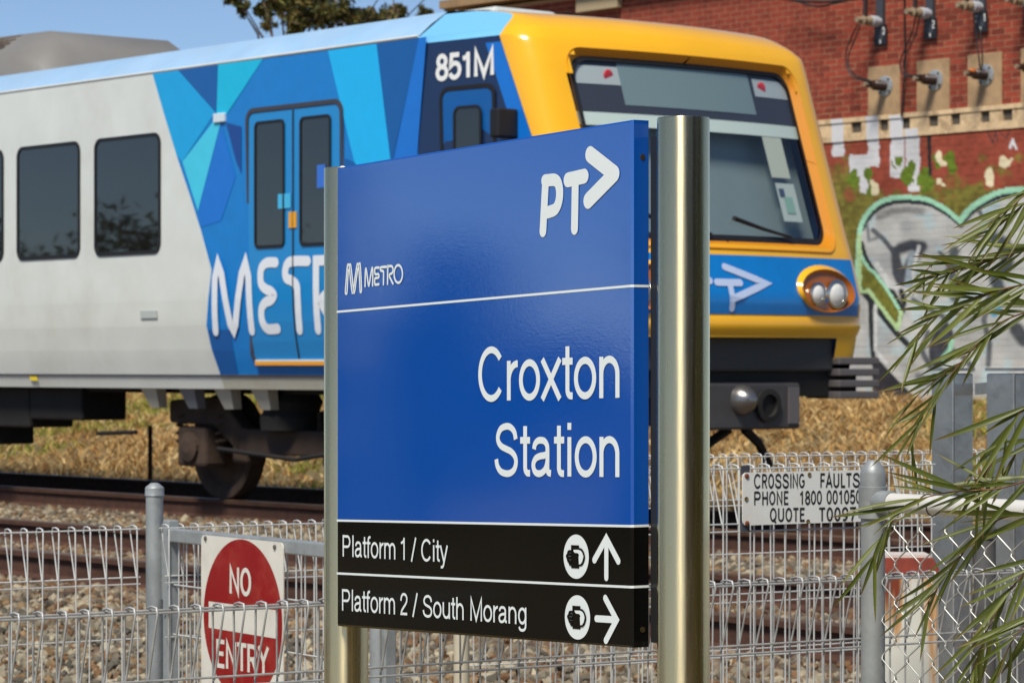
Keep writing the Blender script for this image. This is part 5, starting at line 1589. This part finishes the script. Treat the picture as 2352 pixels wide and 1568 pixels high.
# ================================================================== FENCES
galv = mat('galvanised wire', C(192, 195, 194), rough=.45, metal=.1, var=.12, vscale=25, rvar=.1, bscale=40)
galv_w = mat('weathered galvanised wire', C(168, 170, 170), rough=.5, metal=.25, var=.3, vscale=30)
galv_p = mat('galvanised post', C(156, 162, 164), rough=.5, metal=.35, var=.14, vscale=10, dark=C(120, 124, 126), damt=.5, dscale=14, bump=.1, bscale=60)
FD = Vector((.853, .522, 0)).normalized()
FN = Vector((.522, -.853, 0)).normalized()    # towards the camera
def wire_mesh(side, h, r, sides=6):
    w = .052 * side
    pts = [(0, 0, -h), (0, 0, -.34), (0, 0, -.15), (0, 0, -.012), (0, w * .10, -.001), (0, w * .5, .003), (0, w * .92, .001), (0, w * 1.0, -.012), (0, w * .55, -.082), (0, w * .12, -.150), (0, w * .10, -.158)]
    m = MB(); m.tube(pts, r, sides)
    low = [(.003, 0, -.168), (.004, w * .25, -.23), (.004, w * .9, -.32), (.004, w * 1.0, -.45)]
    return m
def fence(name, label, P0, length, ztop, side, mm, spacing=.05, h=1.05, r=.0024, group='welded mesh fences', skip=(), extra=True):
    P0 = Vector((P0[0], P0[1], ztop))
    root = thing(name, (P0.x, P0.y, ztop - h), label, 'fence', group)
    me = wire_mesh(side, h, r).mesh('wire', mm, smooth=60)
    M0 = Matrix((( FD.x, FN.x, 0, 0), (FD.y, FN.y, 0, 0), (0, 0, 1, 0), (0, 0, 0, 1)))
    n = int(length / spacing)
    for i in range(n + 1):
        q = P0 + FD * (i * spacing + random.uniform(-.0012, .0012))
        jr = Matrix.Rotation(random.uniform(-.012, .012), 4, 'Y')
        place('wire', me, Matrix.Translation(q) @ M0 @ jr, root)
    w = .052 * side
    hs = [(.004 * side, -.007), (w - .006 * side, -.009), (.006 * side, -.152), (.004 * side, -.172), (.004 * side, -.336), (.004 * side, -.50), (.004 * side, -.66), (.004 * side, -.82), (.004 * side, -.98)]
    for (dn, dz) in hs:
        if -dz > h: continue
        m = MB(); a = P0 + FN * (dn + .003) + Vector((0, 0, dz))
        m.tube([a - FD * .012, a + FD * (n * spacing + .012)], r * 1.05, 6)
        m.build('horizontal_wire', mm, root, smooth=60)
    return root
def on_line(P, d, px):
    k = (px - CXP) / FPX
    l = (k * P.y - P.x) / (d.x - k * d.y)
    return l
A1 = Vector((-1.0286, 6.0, 0)); A2 = Vector((-1.5, 8.75, 0)); A3 = Vector((.5187, 7.8, 0))
def seg(A, xa, xb):
    la, lb = on_line(A, FD, xa), on_line(A, FD, xb)
    return A + FD * la, lb - la
p, L_ = seg(A1, -140, 2480)
fence('mesh_fence', 'nearest galvanised wire mesh fence with a folded top, in front of the no entry sign', p, L_, EYE - .4977, 1, galv_w, r=.0027)
p, L_ = seg(A2, -160, 336)
fence('mesh_fence', 'white wire mesh fence panel left of the round post, behind the nearest fence', p, L_, EYE - .483, -1, galv)
p, L_ = seg(A2, 388, 1040)
fence('mesh_fence', 'white wire mesh fence panel right of the round post, behind the no entry sign', p, L_, EYE - .483, -1, galv)
p, L_ = seg(A2, 1085, 2500)
fence('mesh_fence', 'farthest raised wire mesh fence beside the dry grass bank', p, L_, EYE - .302, -1, galv, h=1.25)
p, L_ = seg(A3, 1330, 2146)
fence('mesh_fence', 'raised wire mesh fence panel that carries the crossing faults sign', p, L_, EYE - .263, -1, galv, h=1.25)

def round_post(px, pyt, Y, r, label, mm, group=None, cap=True, zb=-.02, name='fence_post'):
    t = at(px, pyt, Y)
    root = thing(name, (t.x, t.y, 0), label, 'post', group)
    m = MB(); m.lathe((t.x, t.y, zb), [(r, 0), (r, t.z - zb - .02)], 28); m.build('tube', mm, root, smooth=50)
    if cap:
        m = MB(); hc = r * 1.5
        m.lathe((t.x, t.y, t.z - hc), [(r * 1.0, 0), (r * 1.13, .001), (r * 1.10, hc * .08), (r * 1.07, hc * .60), (r * 1.0, hc * .68), (r * .55, hc * .92), (r * .38, hc * .99), (.001, hc)], 28)
        m.build('cap', mm, root, smooth=22)
    return root
GP = at(355, 1108, 9.1)
round_post(355, 1108, 9.1, .0265, 'round galvanised post with a domed cap left of the no entry sign', galv_p, 'round fence posts')
round_post(1060, 1400, 9.3, .025, 'cream round post seen below the station sign', mat('cream post paint', C(196, 188, 164), rough=.6, var=.1), 'round fence posts', cap=False)
round_post(872, 1235, 8.05, .027, 'grey latch post seen under the left end of the station sign', galv_p, 'round fence posts')
round_post(2262, 1198, 7.9, .029, 'dark round post with rust stains behind the chain-link mesh', mat('dark stained post', C(84, 84, 84), rough=.6, var=.3, vscale=8, dark=C(110, 80, 50), damt=.6, dscale=5), 'round fence posts')

# ---- gate with the no entry sign
GD = Vector((.566, -.824, 0)).normalized()
GN = Vector((-.824, -.566, 0)).normalized()
G0 = Vector((-1.061, 9.1, 0))
gate = thing('gate', (G0.x, G0.y, .3), 'galvanised tube frame gate hung on the round post, carrying the no entry sign', 'gate')
gz = EYE - .512
def gp(k, z, e=0):
    q = G0 + GD * k + GN * e
    return Vector((q.x, q.y, z))
m = MB(); m.box(gp(.66, gz), GD * .62, GN * .0175, (0, 0, .020)); m.build('top_rail', galv_p, gate, bevel=.004)
m = MB(); m.box(gp(.045, gz - .45 + .02), GD * .019, GN * .018, (0, 0, .475)); m.build('stile', galv_p, gate, bevel=.004)
m = MB(); m.box(gp(1.28, gz - .45), GD * .019, GN * .018, (0, 0, .475)); m.build('stile', galv_p, gate, bevel=.004)
m = MB(); m.box(gp(.66, gz - .9), GD * .62, GN * .0175, (0, 0, .020)); m.build('bottom_rail', galv_p, gate, bevel=.004)
me = MB(); me.tube([(0, 0, -.88), (0, 0, -.02)], .0024, 6); gw = me.mesh('wire', galv, smooth=60)
for i in range(23):
    place('wire', gw, Matrix.Translation(gp(.09 + i * .05, gz, -.004)), gate)
for dz in (.15, .30, .45, .60, .75):
    m = MB(); m.tube([gp(.06, gz - dz, .0), gp(1.26, gz - dz, .0)], .0026, 6); m.build('horizontal_wire', galv, gate)
for k in (1.03, 1.065):
    m = MB(); m.lathe(gp(k, gz - .005, .0175), [(.008, 0), (.008, .006), (.004, .008)], 10, GN); m.build('bolt', mat('brass bolt', C(140, 116, 60), rough=.4, metal=.8), gate)
m = MB(); m.lathe(gp(.045, gz - .24, .019), [(.006, 0), (.006, .004)], 10, GN); m.build('bolt', galv_p, gate)
m = MB(); m.box(gp(.012, gz - .10), GD * .014, GN * .012, (0, 0, .10)); m.build('hinge', galv_p, gate, bevel=.003)
# no entry sign
ne_w = mat('retroreflective white', C(214, 212, 202), rough=.4, var=.05, vscale=20, dark=C(170, 160, 140), damt=.3, dscale=6)
ne_r = mat('sign red', C(138, 0, 8), rough=.35, var=.06, vscale=6, dark=C(206, 110, 90), damt=.25, dscale=9)
K0, K1 = .2404, .7203
def g_px(px, py):
    d = ray(px, py); k = d.x
    o = G0 + GN * .024
    l = (k * o.y - o.x) / (GD.x - k * GD.y)
    return l, EYE + d.z * (o.y + GD.y * l)
K0, K1 = g_px(462, 1230)[0], g_px(650, 1250)[0]
nsg = thing('no_entry_sign', gp((K0 + K1) / 2, gz - .63, .02), 'red disc no entry sign on a white plate fixed to the gate', 'sign')
zt1 = EYE - .500
ZN = .66
pl = rrect(K0, K1, zt1 - ZN, zt1, .018)
m = MB(); m.hull8([gp(a, b, .024) for a, b in pl], [gp(a, b, .020) for a, b in pl]); m.build('plate', ne_w, nsg)
# disc: centre and radius from the picture
def g_px(px, py):
    d = ray(px, py); k = d.x
    o = G0 + GN * .024
    l = (k * o.y - o.x) / (GD.x - k * GD.y)
    return l, EYE + d.z * (o.y + GD.y * l)
zc5 = lambda x, y: g_px((450 + x / 2.057) * .6638, (1600 + y / 2.057) * .6638)
lft, rgt, top = zc5(525, 1080), zc5(1085, 1150), zc5(780, 543)
RD = abs(rgt[0] - lft[0]) / 2; cx_ = (lft[0] + rgt[0]) / 2; cz_ = top[1] - RD * 1.0
RV = RD
m = MB(); m.add([gp(cx_ + RD * math.cos(t), cz_ + RV * math.sin(t), .0248) for t in np.linspace(0, 2 * math.pi, 64, endpoint=False)], [tuple(range(64))]); dsc = m.build('red_disc', ne_r, nsg)
a, b, c, d = zc5(563, 985), zc5(1040, 1048), zc5(1040, 1250), zc5(563, 1172)
m = MB(); m.add([gp(q[0], q[1], .0254) for q in (a, b, c, d)], [(0, 1, 2, 3)]); m.build('white_bar', ne_w, dsc)
m = MB()
gfn = lambda k, z, e: gp(k, z, .0256 + e)
a, b = zc5(712, 928), zc5(866, 950); cp_ = zc5(712, 737)[1] - a[1]
text(m, 'NO', gfn, a, b, cp_, .17, 0)
m.build('sign_lettering', ne_w, dsc)
m = MB()
a, b = zc5(617, 1450), zc5(995, 1515); cp_ = zc5(617, 1255)[1] - a[1]
text(m, 'ENTRY', gfn, a, b, cp_, .16, 0)
m.build('sign_lettering', ne_w, dsc)
for (x, y) in ((540, 538), (1033, 600)):
    q = zc5(x, y); m = MB(); m.lathe(gp(q[0], q[1], .024), [(.007, 0), (.007, .004), (.003, .006)], 8, GN); m.build('bolt', mat('dull bolt', C(110, 106, 96), rough=.5, metal=.6), nsg)

# ---- crossing faults sign on the raised fence
B0 = A3 + FN * .010
def c_px(px, py):
    d = ray(px, py); k = d.x
    l = (k * B0.y - B0.x) / (FD.x - k * FD.y)
    return l, EYE + d.z * (B0.y + FD.y * l)
Z8 = lambda x, y: c_px((2343 + x / 1.96) * .6638, (1562 + y / 1.96) * .6638)
def cpt(k, z, e=0):
    q = B0 + FD * k + FN * e
    return Vector((q.x, q.y, z))
tl, bl, tr_ = Z8(440, 142), Z8(440, 500), Z8(1275, 124)
cfs = thing('crossing_faults_sign', cpt((tl[0] + tr_[0]) / 2, bl[1]), 'small white crossing faults phone number sign on the mesh fence', 'sign')
cw = mat('white enamel', C(222, 226, 224), rough=.3, var=.03, dark=C(170, 150, 120), damt=.25, dscale=8)
ck = mat('black sign lettering', C(22, 26, 28), rough=.5)
pl = rrect(tl[0], tr_[0], bl[1], tl[1], .012)
m = MB(); m.hull8([cpt(a, b, .004) for a, b in pl], [cpt(a, b, 0) for a, b in pl]); m.build('plate', cw, cfs)
m = MB()
cf = lambda k, z, e: cpt(k, z, .0046 + e)
for (s, a, b, cpx, tr__) in (('CROSSING', (514, 248), (858, 244), 96, .06), ('FAULTS', (964, 243), (1232, 240), 96, .08), ('PHONE', (515, 362), (752, 358), 92, .08), ('1800', (822, 358), (975, 356), 92, .06), ('001050', (1006, 354), (1240, 350), 92, .06), ('QUOTE', (622, 474), (862, 471), 92, .08), ('T0097', (950, 471), (1205, 466), 92, .10)):
    p0, p1 = Z8(*a), Z8(*b); cp_ = Z8(a[0], a[1] - cpx)[1] - p0[1]
    text(m, s, cf, p0, p1, cp_, .165, 0, track=tr__)
m.build('sign_lettering', ck, cfs)
for (x, y) in ((890, 155), (462, 320), (880, 472)):
    q = Z8(x, y); m = MB(); m.lathe(cpt(q[0], q[1], .004), [(.0062, 0), (.0062, .002), (.0036, .0022), (.0032, .001)], 12, FN); m.build('eyelet', mat('brass eyelet', C(150, 134, 96), rough=.4, metal=.7), cfs)
for (x, y) in ((466, 165), (468, 485)):
    q = Z8(x, y); m = MB(); m.lathe(cpt(q[0], q[1], .004), [(.007, 0), (.006, .003), (.002, .004)], 10, FN); m.build('rusty_bolt', mat('rust', C(112, 56, 30), rough=.9, var=.4, vscale=60), cfs)
for (x0, y0, x1, y1) in ((440, 112, 495, 140), (440, 500, 495, 522)):
    a, b = Z8(x0, y0), Z8(x1, y1)
    m = MB(); m.box(cpt((a[0] + b[0]) / 2, (a[1] + b[1]) / 2, -.004), FD * abs(b[0] - a[0]) / 2, FN * .003, (0, 0, .012)); m.build('strap', steel_d, cfs)

# ---- heavy square posts
galv_h = mat('heavy galvanised steel', C(176, 178, 178), rough=.32, metal=.85, var=.16, vscale=12, dark=C(130, 134, 136), damt=.6, dscale=16, bump=.08, bscale=50)
def square_post(pxl, pxc, pxr, pyt, Y, label):
    c = at(pxc, pyt, Y)
    wl = (pxc - pxl) / FPX * Y; wr = (pxr - pxc) / FPX * Y
    a = math.atan2(wl, wr)
    side = wr / math.cos(a) if math.cos(a) > .2 else wl
    side = math.hypot(wl, wr)
    dl = Vector((-wl, wr * 1.0, 0)).normalized(); dr = Vector((wr, wl, 0)).normalized()
    ctr = c + (dl + dr) * side / 2
    root = thing('square_post', (ctr.x, ctr.y, 0), label, 'post', 'heavy square galvanised posts')
    m = MB(); m.box((ctr.x, ctr.y, c.z / 2 - .01), dl * side / 2, dr * side / 2, (0, 0, c.z / 2 + .0)); m.build('box_section', galv_h, root, bevel=.005)
    m = MB(); m.box((ctr.x, ctr.y, c.z + .001), dl * (side / 2 + .002), dr * (side / 2 + .002), (0, 0, .004)); m.build('end_plate', galv_h, root)
    return root
square_post(2146, 2190, 2243, 849, 8.3, 'heavy square galvanised post, left of the pair behind the leaves')
square_post(2275, 2330, 2395, 849, 8.1, 'heavy square galvanised post, right of the pair behind the leaves')
m = MB(); a, b = at(2243, 893, 8.35), at(2278, 890, 8.2); m.box((a + b) / 2, (b - a) * .55, (0, .012, 0), (0, 0, .016))
br = m.build('post_bracket', galv_p); tag(br, 'short steel bracket joining the two heavy square posts', 'bracket')
# rusty white steel bollard
bx = at(2092, 1276, 7.35)
rb = thing('rusty_bollard', (bx.x, bx.y, 0), 'rusty white steel box post with a brown rusted lid behind the chain-link', 'bollard')
rwm = bpy.data.materials.new('rust streaked white paint'); rwm.use_nodes = True
nt = rwm.node_tree; b_ = nt.nodes['Principled BSDF']; b_.inputs['Roughness'].default_value = .6
tc = nt.nodes.new('ShaderNodeTexCoord'); mp = nt.nodes.new('ShaderNodeMapping'); mp.inputs['Scale'].default_value = (19, 19, 2.6)
nt.links.new(tc.outputs['Object'], mp.inputs[0])
n1 = nt.nodes.new('ShaderNodeTexNoise'); n1.inputs['Scale'].default_value = 1.0; n1.inputs['Detail'].default_value = 6
nt.links.new(mp.outputs[0], n1.inputs['Vector'])
sx_ = nt.nodes.new('ShaderNodeSeparateXYZ'); nt.links.new(tc.outputs['Object'], sx_.inputs[0])
mr = nt.nodes.new('ShaderNodeMapRange'); mr.inputs[1].default_value = .78; mr.inputs[2].default_value = 1.14; mr.inputs[3].default_value = -.14; mr.inputs[4].default_value = .20
nt.links.new(sx_.outputs[2], mr.inputs[0])
ad = nt.nodes.new('ShaderNodeMath'); nt.links.new(n1.outputs['Fac'], ad.inputs[0]); nt.links.new(mr.outputs[0], ad.inputs[1])
rp = nt.nodes.new('ShaderNodeValToRGB')
rp.color_ramp.elements[0].position = .52; rp.color_ramp.elements[0].color = C(206, 208, 200)
rp.color_ramp.elements[1].position = .74; rp.color_ramp.elements[1].color = C(120, 52, 28)
e_ = rp.color_ramp.elements.new(.60); e_.color = C(196, 156, 112)
nt.links.new(ad.outputs[0], rp.inputs[0]); nt.links.new(rp.outputs[0], b_.inputs['Base Color'])
hw = .068
m = MB(); m.box((bx.x, bx.y + .07, (bx.z - .04) / 2), (hw, 0, 0), (0, hw, 0), (0, 0, (bx.z - .04) / 2)); m.build('body', rwm, rb, bevel=.006)
m = MB(); z0_, z1_ = bx.z - .045, bx.z - .005
m.hull8([(bx.x - hw - .006, bx.y - .006, z0_), (bx.x + hw + .008, bx.y - .006, z0_), (bx.x + hw + .008, bx.y + .146, z0_), (bx.x - hw - .006, bx.y + .146, z0_)],
        [(bx.x - hw + .004, bx.y + .004, z1_), (bx.x + hw - .012, bx.y + .004, z1_), (bx.x + hw - .012, bx.y + .136, z1_), (bx.x - hw + .004, bx.y + .136, z1_)])
m.build('lid', mat('rusted lid', C(120, 46, 30), rough=.8, var=.3, vscale=30), rb, bevel=.003)
m = MB(); m.box((bx.x - .006, bx.y + .07, bx.z - .002), (hw - .012, 0, 0), (0, .058, 0), (0, 0, .004)); m.build('lid_top', mat('faded lid paint', C(206, 196, 190), rough=.6), rb)

# ---- thin stake in the grass
sp_ = onN(345, 1060, -17.4)
m = MB(); m.box((sp_.x, sp_.y, .55), (.022, 0, 0), (0, .022, 0), (0, 0, .42)); tag(m.build('stake', mat('dark brown stake', C(62, 42, 30), rough=.9, var=.3)), 'thin dark brown stake standing in the dry grass', 'stake')

# ---- chain-link fence with its front post
CD = Vector((.55, -.835, 0)).normalized(); CN = Vector((-.835, -.55, 0)).normalized()
CP = at(2005, 1056, 6.0)
cl = thing('chain_link_fence', (CP.x, CP.y, 0), 'chain-link fence on a round post and white pipe rail at the right', 'fence')
cpz = CP.z
m = MB(); m.lathe((CP.x, CP.y, -.02), [(.0243, 0), (.0243, cpz)], 28); m.build('post', galv_p, cl, smooth=50)
m = MB(); m.lathe((CP.x, CP.y, cpz - .07), [(.0246, 0), (.0270, .001), (.0268, .006), (.0258, .007), (.0258, .042), (.0242, .050), (.013, .067), (.009, .070), (.001, .0705)], 28); m.build('post_cap', galv_p, cl, smooth=22)
rz = EYE - .2725
m = MB(); m.lathe((CP.x, CP.y, rz - .034), [(.0255, 0), (.029, .001), (.029, .064), (.0255, .065)], 28); m.build('clamp', galv_p, cl, smooth=45)
m = MB(); m.tube([(CP.x + CD.x * d, CP.y + CD.y * d, rz) for d in (.015, .06)], .0235, 20); m.build('rail_socket', galv_p, cl, smooth=45)
wp = mat('white painted pipe', C(208, 208, 204), rough=.5, var=.06, vscale=30, dark=C(140, 136, 124), damt=.4, dscale=30)
m = MB(); m.tube([(CP.x + CD.x * d, CP.y + CD.y * d, rz) for d in (.05, .2, 1.5)], .0195, 20); m.build('top_rail', wp, cl, smooth=50)
m = MB(); m.lathe(Vector((CP.x, CP.y, rz)) + Vector((.6, -.8, 0)).normalized() * .028, [(.009, 0), (.009, .006), (.004, .009)], 12, (-.2, -.98, 0)); m.build('clamp_bolt', galv_p, cl)
tie = mat('dark tie wire', C(86, 76, 64), rough=.5, metal=.6)
for d in (.16, .30, .46, .62, .8, 1.0):
    c_ = Vector((CP.x, CP.y, rz)) + CD * d
    m = MB(); m.tube([c_ + CN * .0212 * math.cos(t) + Vector((0, 0, .0212 * math.sin(t))) + CD * .004 * t for t in np.linspace(0, 6.3, 18)], .0012, 5); m.build('tie_wire', tie, cl)
for z_ in (.96, .80, .66, .5):
    c_ = Vector((CP.x, CP.y, z_))
    m = MB(); m.tube([c_ + Vector((.0256 * math.cos(t), .0256 * math.sin(t), .008 * math.cos(t - 1))) for t in np.linspace(0, 6.28, 24)], .0013, 5, closed=False); m.build('tie_wire', tie, cl)
pit = .0375
mA = MB(); mB_ = MB()
for mm_, sgn in ((mA, 1), (mB_, -1)):
    pts = []
    for j in range(24):
        a_ = sgn * (1 if j % 2 == 0 else -1)
        x = a_ * (pit / 2 + .0015)
        pts += [(x * .9, .003 * a_, -j * pit + .006), (x, 0, -j * pit), (x * .9, -.003 * a_, -j * pit - .006)]
    mm_.tube(pts, .00155, 6)
cw_m = mat('chain-link wire', C(178, 180, 176), rough=.45, metal=.5, var=.15, vscale=30)
meA, meB = mA.mesh('mesh_wire', cw_m, smooth=60), mB_.mesh('mesh_wire', cw_m, smooth=60)
MC = Matrix(((CD.x, CN.x, 0, 0), (CD.y, CN.y, 0, 0), (0, 0, 1, 0), (0, 0, 0, 1)))
for i in range(32):
    q = Vector((CP.x, CP.y, rz - .045)) + CD * (.045 + pit * i) - CN * .004
    place('mesh_wire', meA if i % 2 == 0 else meB, Matrix.Translation(q) @ MC, cl)
m = MB(); m.box(Vector((CP.x, CP.y, .89)) + Vector((.018, -.022, 0)), (.005, 0, 0), (0, .003, 0), (0, 0, .028)); m.build('paint_mark', mat('blue paint mark', C(36, 84, 158), rough=.6), cl)

# ================================================================== SHRUB WITH NARROW LEAVES
leafm = bpy.data.materials.new('narrow leaf'); leafm.use_nodes = True
nt = leafm.node_tree; b_ = nt.nodes['Principled BSDF']; b_.inputs['Roughness'].default_value = .42
tc = nt.nodes.new('ShaderNodeTexCoord'); sx_ = nt.nodes.new('ShaderNodeSeparateXYZ'); nt.links.new(tc.outputs['Generated'], sx_.inputs[0])
oi = nt.nodes.new('ShaderNodeObjectInfo')
rp = nt.nodes.new('ShaderNodeValToRGB')
rp.color_ramp.elements[0].position = 0; rp.color_ramp.elements[0].color = C(92, 104, 30)
rp.color_ramp.elements[1].position = 1; rp.color_ramp.elements[1].color = C(128, 66, 42)
e_ = rp.color_ramp.elements.new(.72); e_.color = C(90, 98, 28)
nt.links.new(sx_.outputs[0], rp.inputs[0])
rp2 = nt.nodes.new('ShaderNodeValToRGB')
rp2.color_ramp.elements[0].color = C(70, 84, 26); rp2.color_ramp.elements[1].color = C(128, 136, 66)
nt.links.new(oi.outputs['Random'], rp2.inputs[0])
mx_ = nt.nodes.new('ShaderNodeMixRGB'); mx_.inputs[0].default_value = .5
nt.links.new(rp.outputs[0], mx_.inputs[1]); nt.links.new(rp2.outputs[0], mx_.inputs[2])
nt.links.new(mx_.outputs[0], b_.inputs['Base Color'])
trn = nt.nodes.new('ShaderNodeBsdfTranslucent'); nt.links.new(mx_.outputs[0], trn.inputs[0])
mxs = nt.nodes.new('ShaderNodeMixShader'); mxs.inputs[0].default_value = .3
nt.links.new(b_.outputs[0], mxs.inputs[1]); nt.links.new(trn.outputs[0], mxs.inputs[2]); nt.links.new(mxs.outputs[0], nt.nodes['Material Output'].inputs[0])
twig = mat('reddish twig', C(112, 78, 50), rough=.7, var=.25, vscale=40)
def leaf_mesh(curve, wid):
    m = MB()
    n = 9
    L_ = []; M_ = []; R_ = []
    for i in range(n):
        t = i / (n - 1)
        w = wid * (math.sin(math.pi * min(1, t * .92 + .06)) ** .75) * (1 - .35 * t)
        if i == n - 1: w = .0002
        zc_ = curve * t * t
        L_.append((t, w, zc_ + w * .5)); M_.append((t, 0, zc_)); R_.append((t, -w, zc_ + w * .5))
    m.grid([L_, M_, R_])
    return m.mesh('leaf', leafm, smooth=60)
LM = [leaf_mesh(c, w) for c, w in ((.10, .036), (-.14, .032), (.22, .038), (-.06, .040), (.02, .030), (-.26, .034))]
shrub_base = Vector((1.25, 4.75, 0))
shrub = thing('shrub', shrub_base, 'shrub with long narrow olive leaves reaching in from the right edge', 'shrub')
stem_pts = [shrub_base, shrub_base + Vector((.03, .02, .6)), shrub_base + Vector((-.02, .03, 1.1)), shrub_base + Vector((.0, .0, 1.7)), shrub_base + Vector((.05, .0, 2.3))]
m = MB(); m.tube(stem_pts, [.022, .018, .014, .010, .004], 8); m.build('stem', twig, shrub, smooth=60)
rl = random.Random(11)
nleaf = [0]
def branch(pts, r0=.0017, every=20, lmin=130, lmax=250, spread=27, dens_=1.0, start=0.0):
    """pts: (px, py, depth) root to tip"""
    P = [at(*q) for q in pts]
    Pc = [P[0]] + P + [P[-1]]
    out = []
    for i in range(1, len(Pc) - 2):
        for k in range(8):
            t = k / 8
            out.append(0.5 * (2 * Pc[i] + (Pc[i + 1] - Pc[i - 1]) * t + (2 * Pc[i - 1] - 5 * Pc[i] + 4 * Pc[i + 1] - Pc[i + 2]) * t * t + (3 * Pc[i] - Pc[i - 1] - 3 * Pc[i + 1] + Pc[i + 2]) * t ** 3))
    out.append(P[-1])
    m = MB(); m.tube(out, list(np.linspace(r0, r0 * .3, len(out))), 6); m.build('branch', twig, shrub, smooth=60)
    # leaves
    acc = 0
    tot = sum((out[i + 1] - out[i]).length for i in range(len(out) - 1))
    run = 0
    side = 1
    for i in range(len(out) - 1):
        d = out[i + 1] - out[i]
        l = d.length
        run += l; acc += l
        step = every / 1430.0 / dens_ * rl.uniform(.9, 1.5)
        while acc > step:
            acc -= step
            if run / tot < start: continue
            if nleaf[0] >= 298: return
            side = -side if rl.random() < .65 else side
            dirv = d.normalized()
            a = R(rl.uniform(2, spread) + (14 if rl.random() < .2 else 0)) * side
            # turn in the picture plane, then a little in depth
            v = Matrix.Rotation(a, 3, 'Y') @ dirv
            v = (v + Vector((0, rl.uniform(-.35, .35), rl.uniform(-.12, .06)))).normalized()
            ln = rl.uniform(lmin, lmax) / 1430.0 * (.65 + .35 * (1 - run / tot))
            yx = v
            up = Vector((rl.uniform(-.45, .45), -1, rl.uniform(-.1, .9))).normalized()
            yy = up.cross(yx).normalized(); yz = yx.cross(yy)
            M = Matrix(((yx.x, yy.x, yz.x, 0), (yx.y, yy.y, yz.y, 0), (yx.z, yy.z, yz.z, 0), (0, 0, 0, 1))) @ Matrix.Scale(ln, 4)
            q = out[i] + d * rl.random()
            place('leaf', LM[rl.randrange(6)], Matrix.Translation(q) @ M, shrub)
            nleaf[0] += 1
branch([(2420, 560, 4.8), (2300, 590, 4.85), (2200, 620, 4.85), (2130, 640, 4.8)], every=13)
branch([(2420, 640, 4.7), (2300, 665, 4.7), (2200, 700, 4.7), (2130, 740, 4.75), (2100, 790, 4.75)], every=12)
branch([(2200, 625, 4.85), (2150, 600, 4.85), (2118, 640, 4.8), (2096, 680, 4.8)], r0=.0012, every=30, lmin=70, lmax=130)
branch([(2420, 700, 4.8), (2300, 740, 4.8), (2210, 830, 4.8), (2150, 910, 4.8), (2110, 970, 4.8), (2090, 1020, 4.8)], every=15)
branch([(2210, 830, 4.8), (2140, 880, 4.75), (2085, 930, 4.75), (2060, 975, 4.75)], r0=.0012, every=18, lmin=70, lmax=130)
branch([(2420, 900, 4.7), (2340, 950, 4.7), (2270, 1080, 4.72), (2230, 1180, 4.75)], every=20)
branch([(2420, 1080, 4.7), (2300, 1120, 4.7), (2180, 1130, 4.7), (2080, 1160, 4.7), (2030, 1220, 4.72), (2000, 1290, 4.72)], every=17)
branch([(2420, 1180, 4.8), (2300, 1190, 4.8), (2220, 1260, 4.8), (2160, 1340, 4.8), (2120, 1400, 4.8)], every=17)
branch([(2420, 1260, 4.7), (2340, 1330, 4.7), (2280, 1420, 4.7), (2240, 1520, 4.72), (2220, 1580, 4.72)], every=15)
branch([(2420, 420, 4.8), (2350, 470, 4.8), (2280, 530, 4.8), (2210, 560, 4.85)], every=19)
branch([(2450, 350, 4.7), (2400, 400, 4.7), (2330, 470, 4.7), (2290, 500, 4.7)], every=18)
branch([(2440, 1000, 4.85), (2370, 1010, 4.85), (2320, 1060, 4.85), (2290, 1130, 4.85)], every=17)
branch([(2440, 1380, 4.6), (2370, 1420, 4.6), (2320, 1480, 4.6), (2290, 1560, 4.6)], every=16)
# the bulk of the bush beyond the picture's right edge
r2 = np.random.default_rng(5)
n = 2600
c0 = np.array(shrub_base)
P = np.stack([c0[0] + .12 + np.abs(r2.normal(0, .30, n)), c0[1] + r2.normal(0, .30, n), r2.uniform(.55, 2.45, n)], 1)
P[:, 0] = np.maximum(P[:, 0], P[:, 1] * .186 + .02)
v = r2.normal(0, 1, (n, 3)) + np.array((-.4, 0, -.3)); v /= np.linalg.norm(v, axis=1)[:, None]
w = np.cross(v, r2.normal(0, 1, (n, 3))); w /= np.linalg.norm(w, axis=1)[:, None]
ln = r2.uniform(.06, .12, (n, 1))
v[:, 0] = np.where(P[:, 0] < P[:, 1] * .19 + .12, np.abs(v[:, 0]), v[:, 0])
V = np.stack([P, P + v * ln * .5 + w * .0045, P + v * ln, P + v * ln * .5 - w * .0045], 1).reshape(-1, 3)
cc = np.array([C(92, 104, 38)[:3], C(110, 118, 52)[:3], C(76, 88, 34)[:3]])[r2.integers(0, 3, n)]
me = big_mesh('foliage', V, np.arange(n * 4).reshape(-1, 4), attr_mat('shrub foliage', rough=.5, bump=0, trans=.3), np.repeat(cc, 4, 0))
o = bpy.data.objects.new('foliage', me); link(o, shrub); tag(o, kind='stuff')
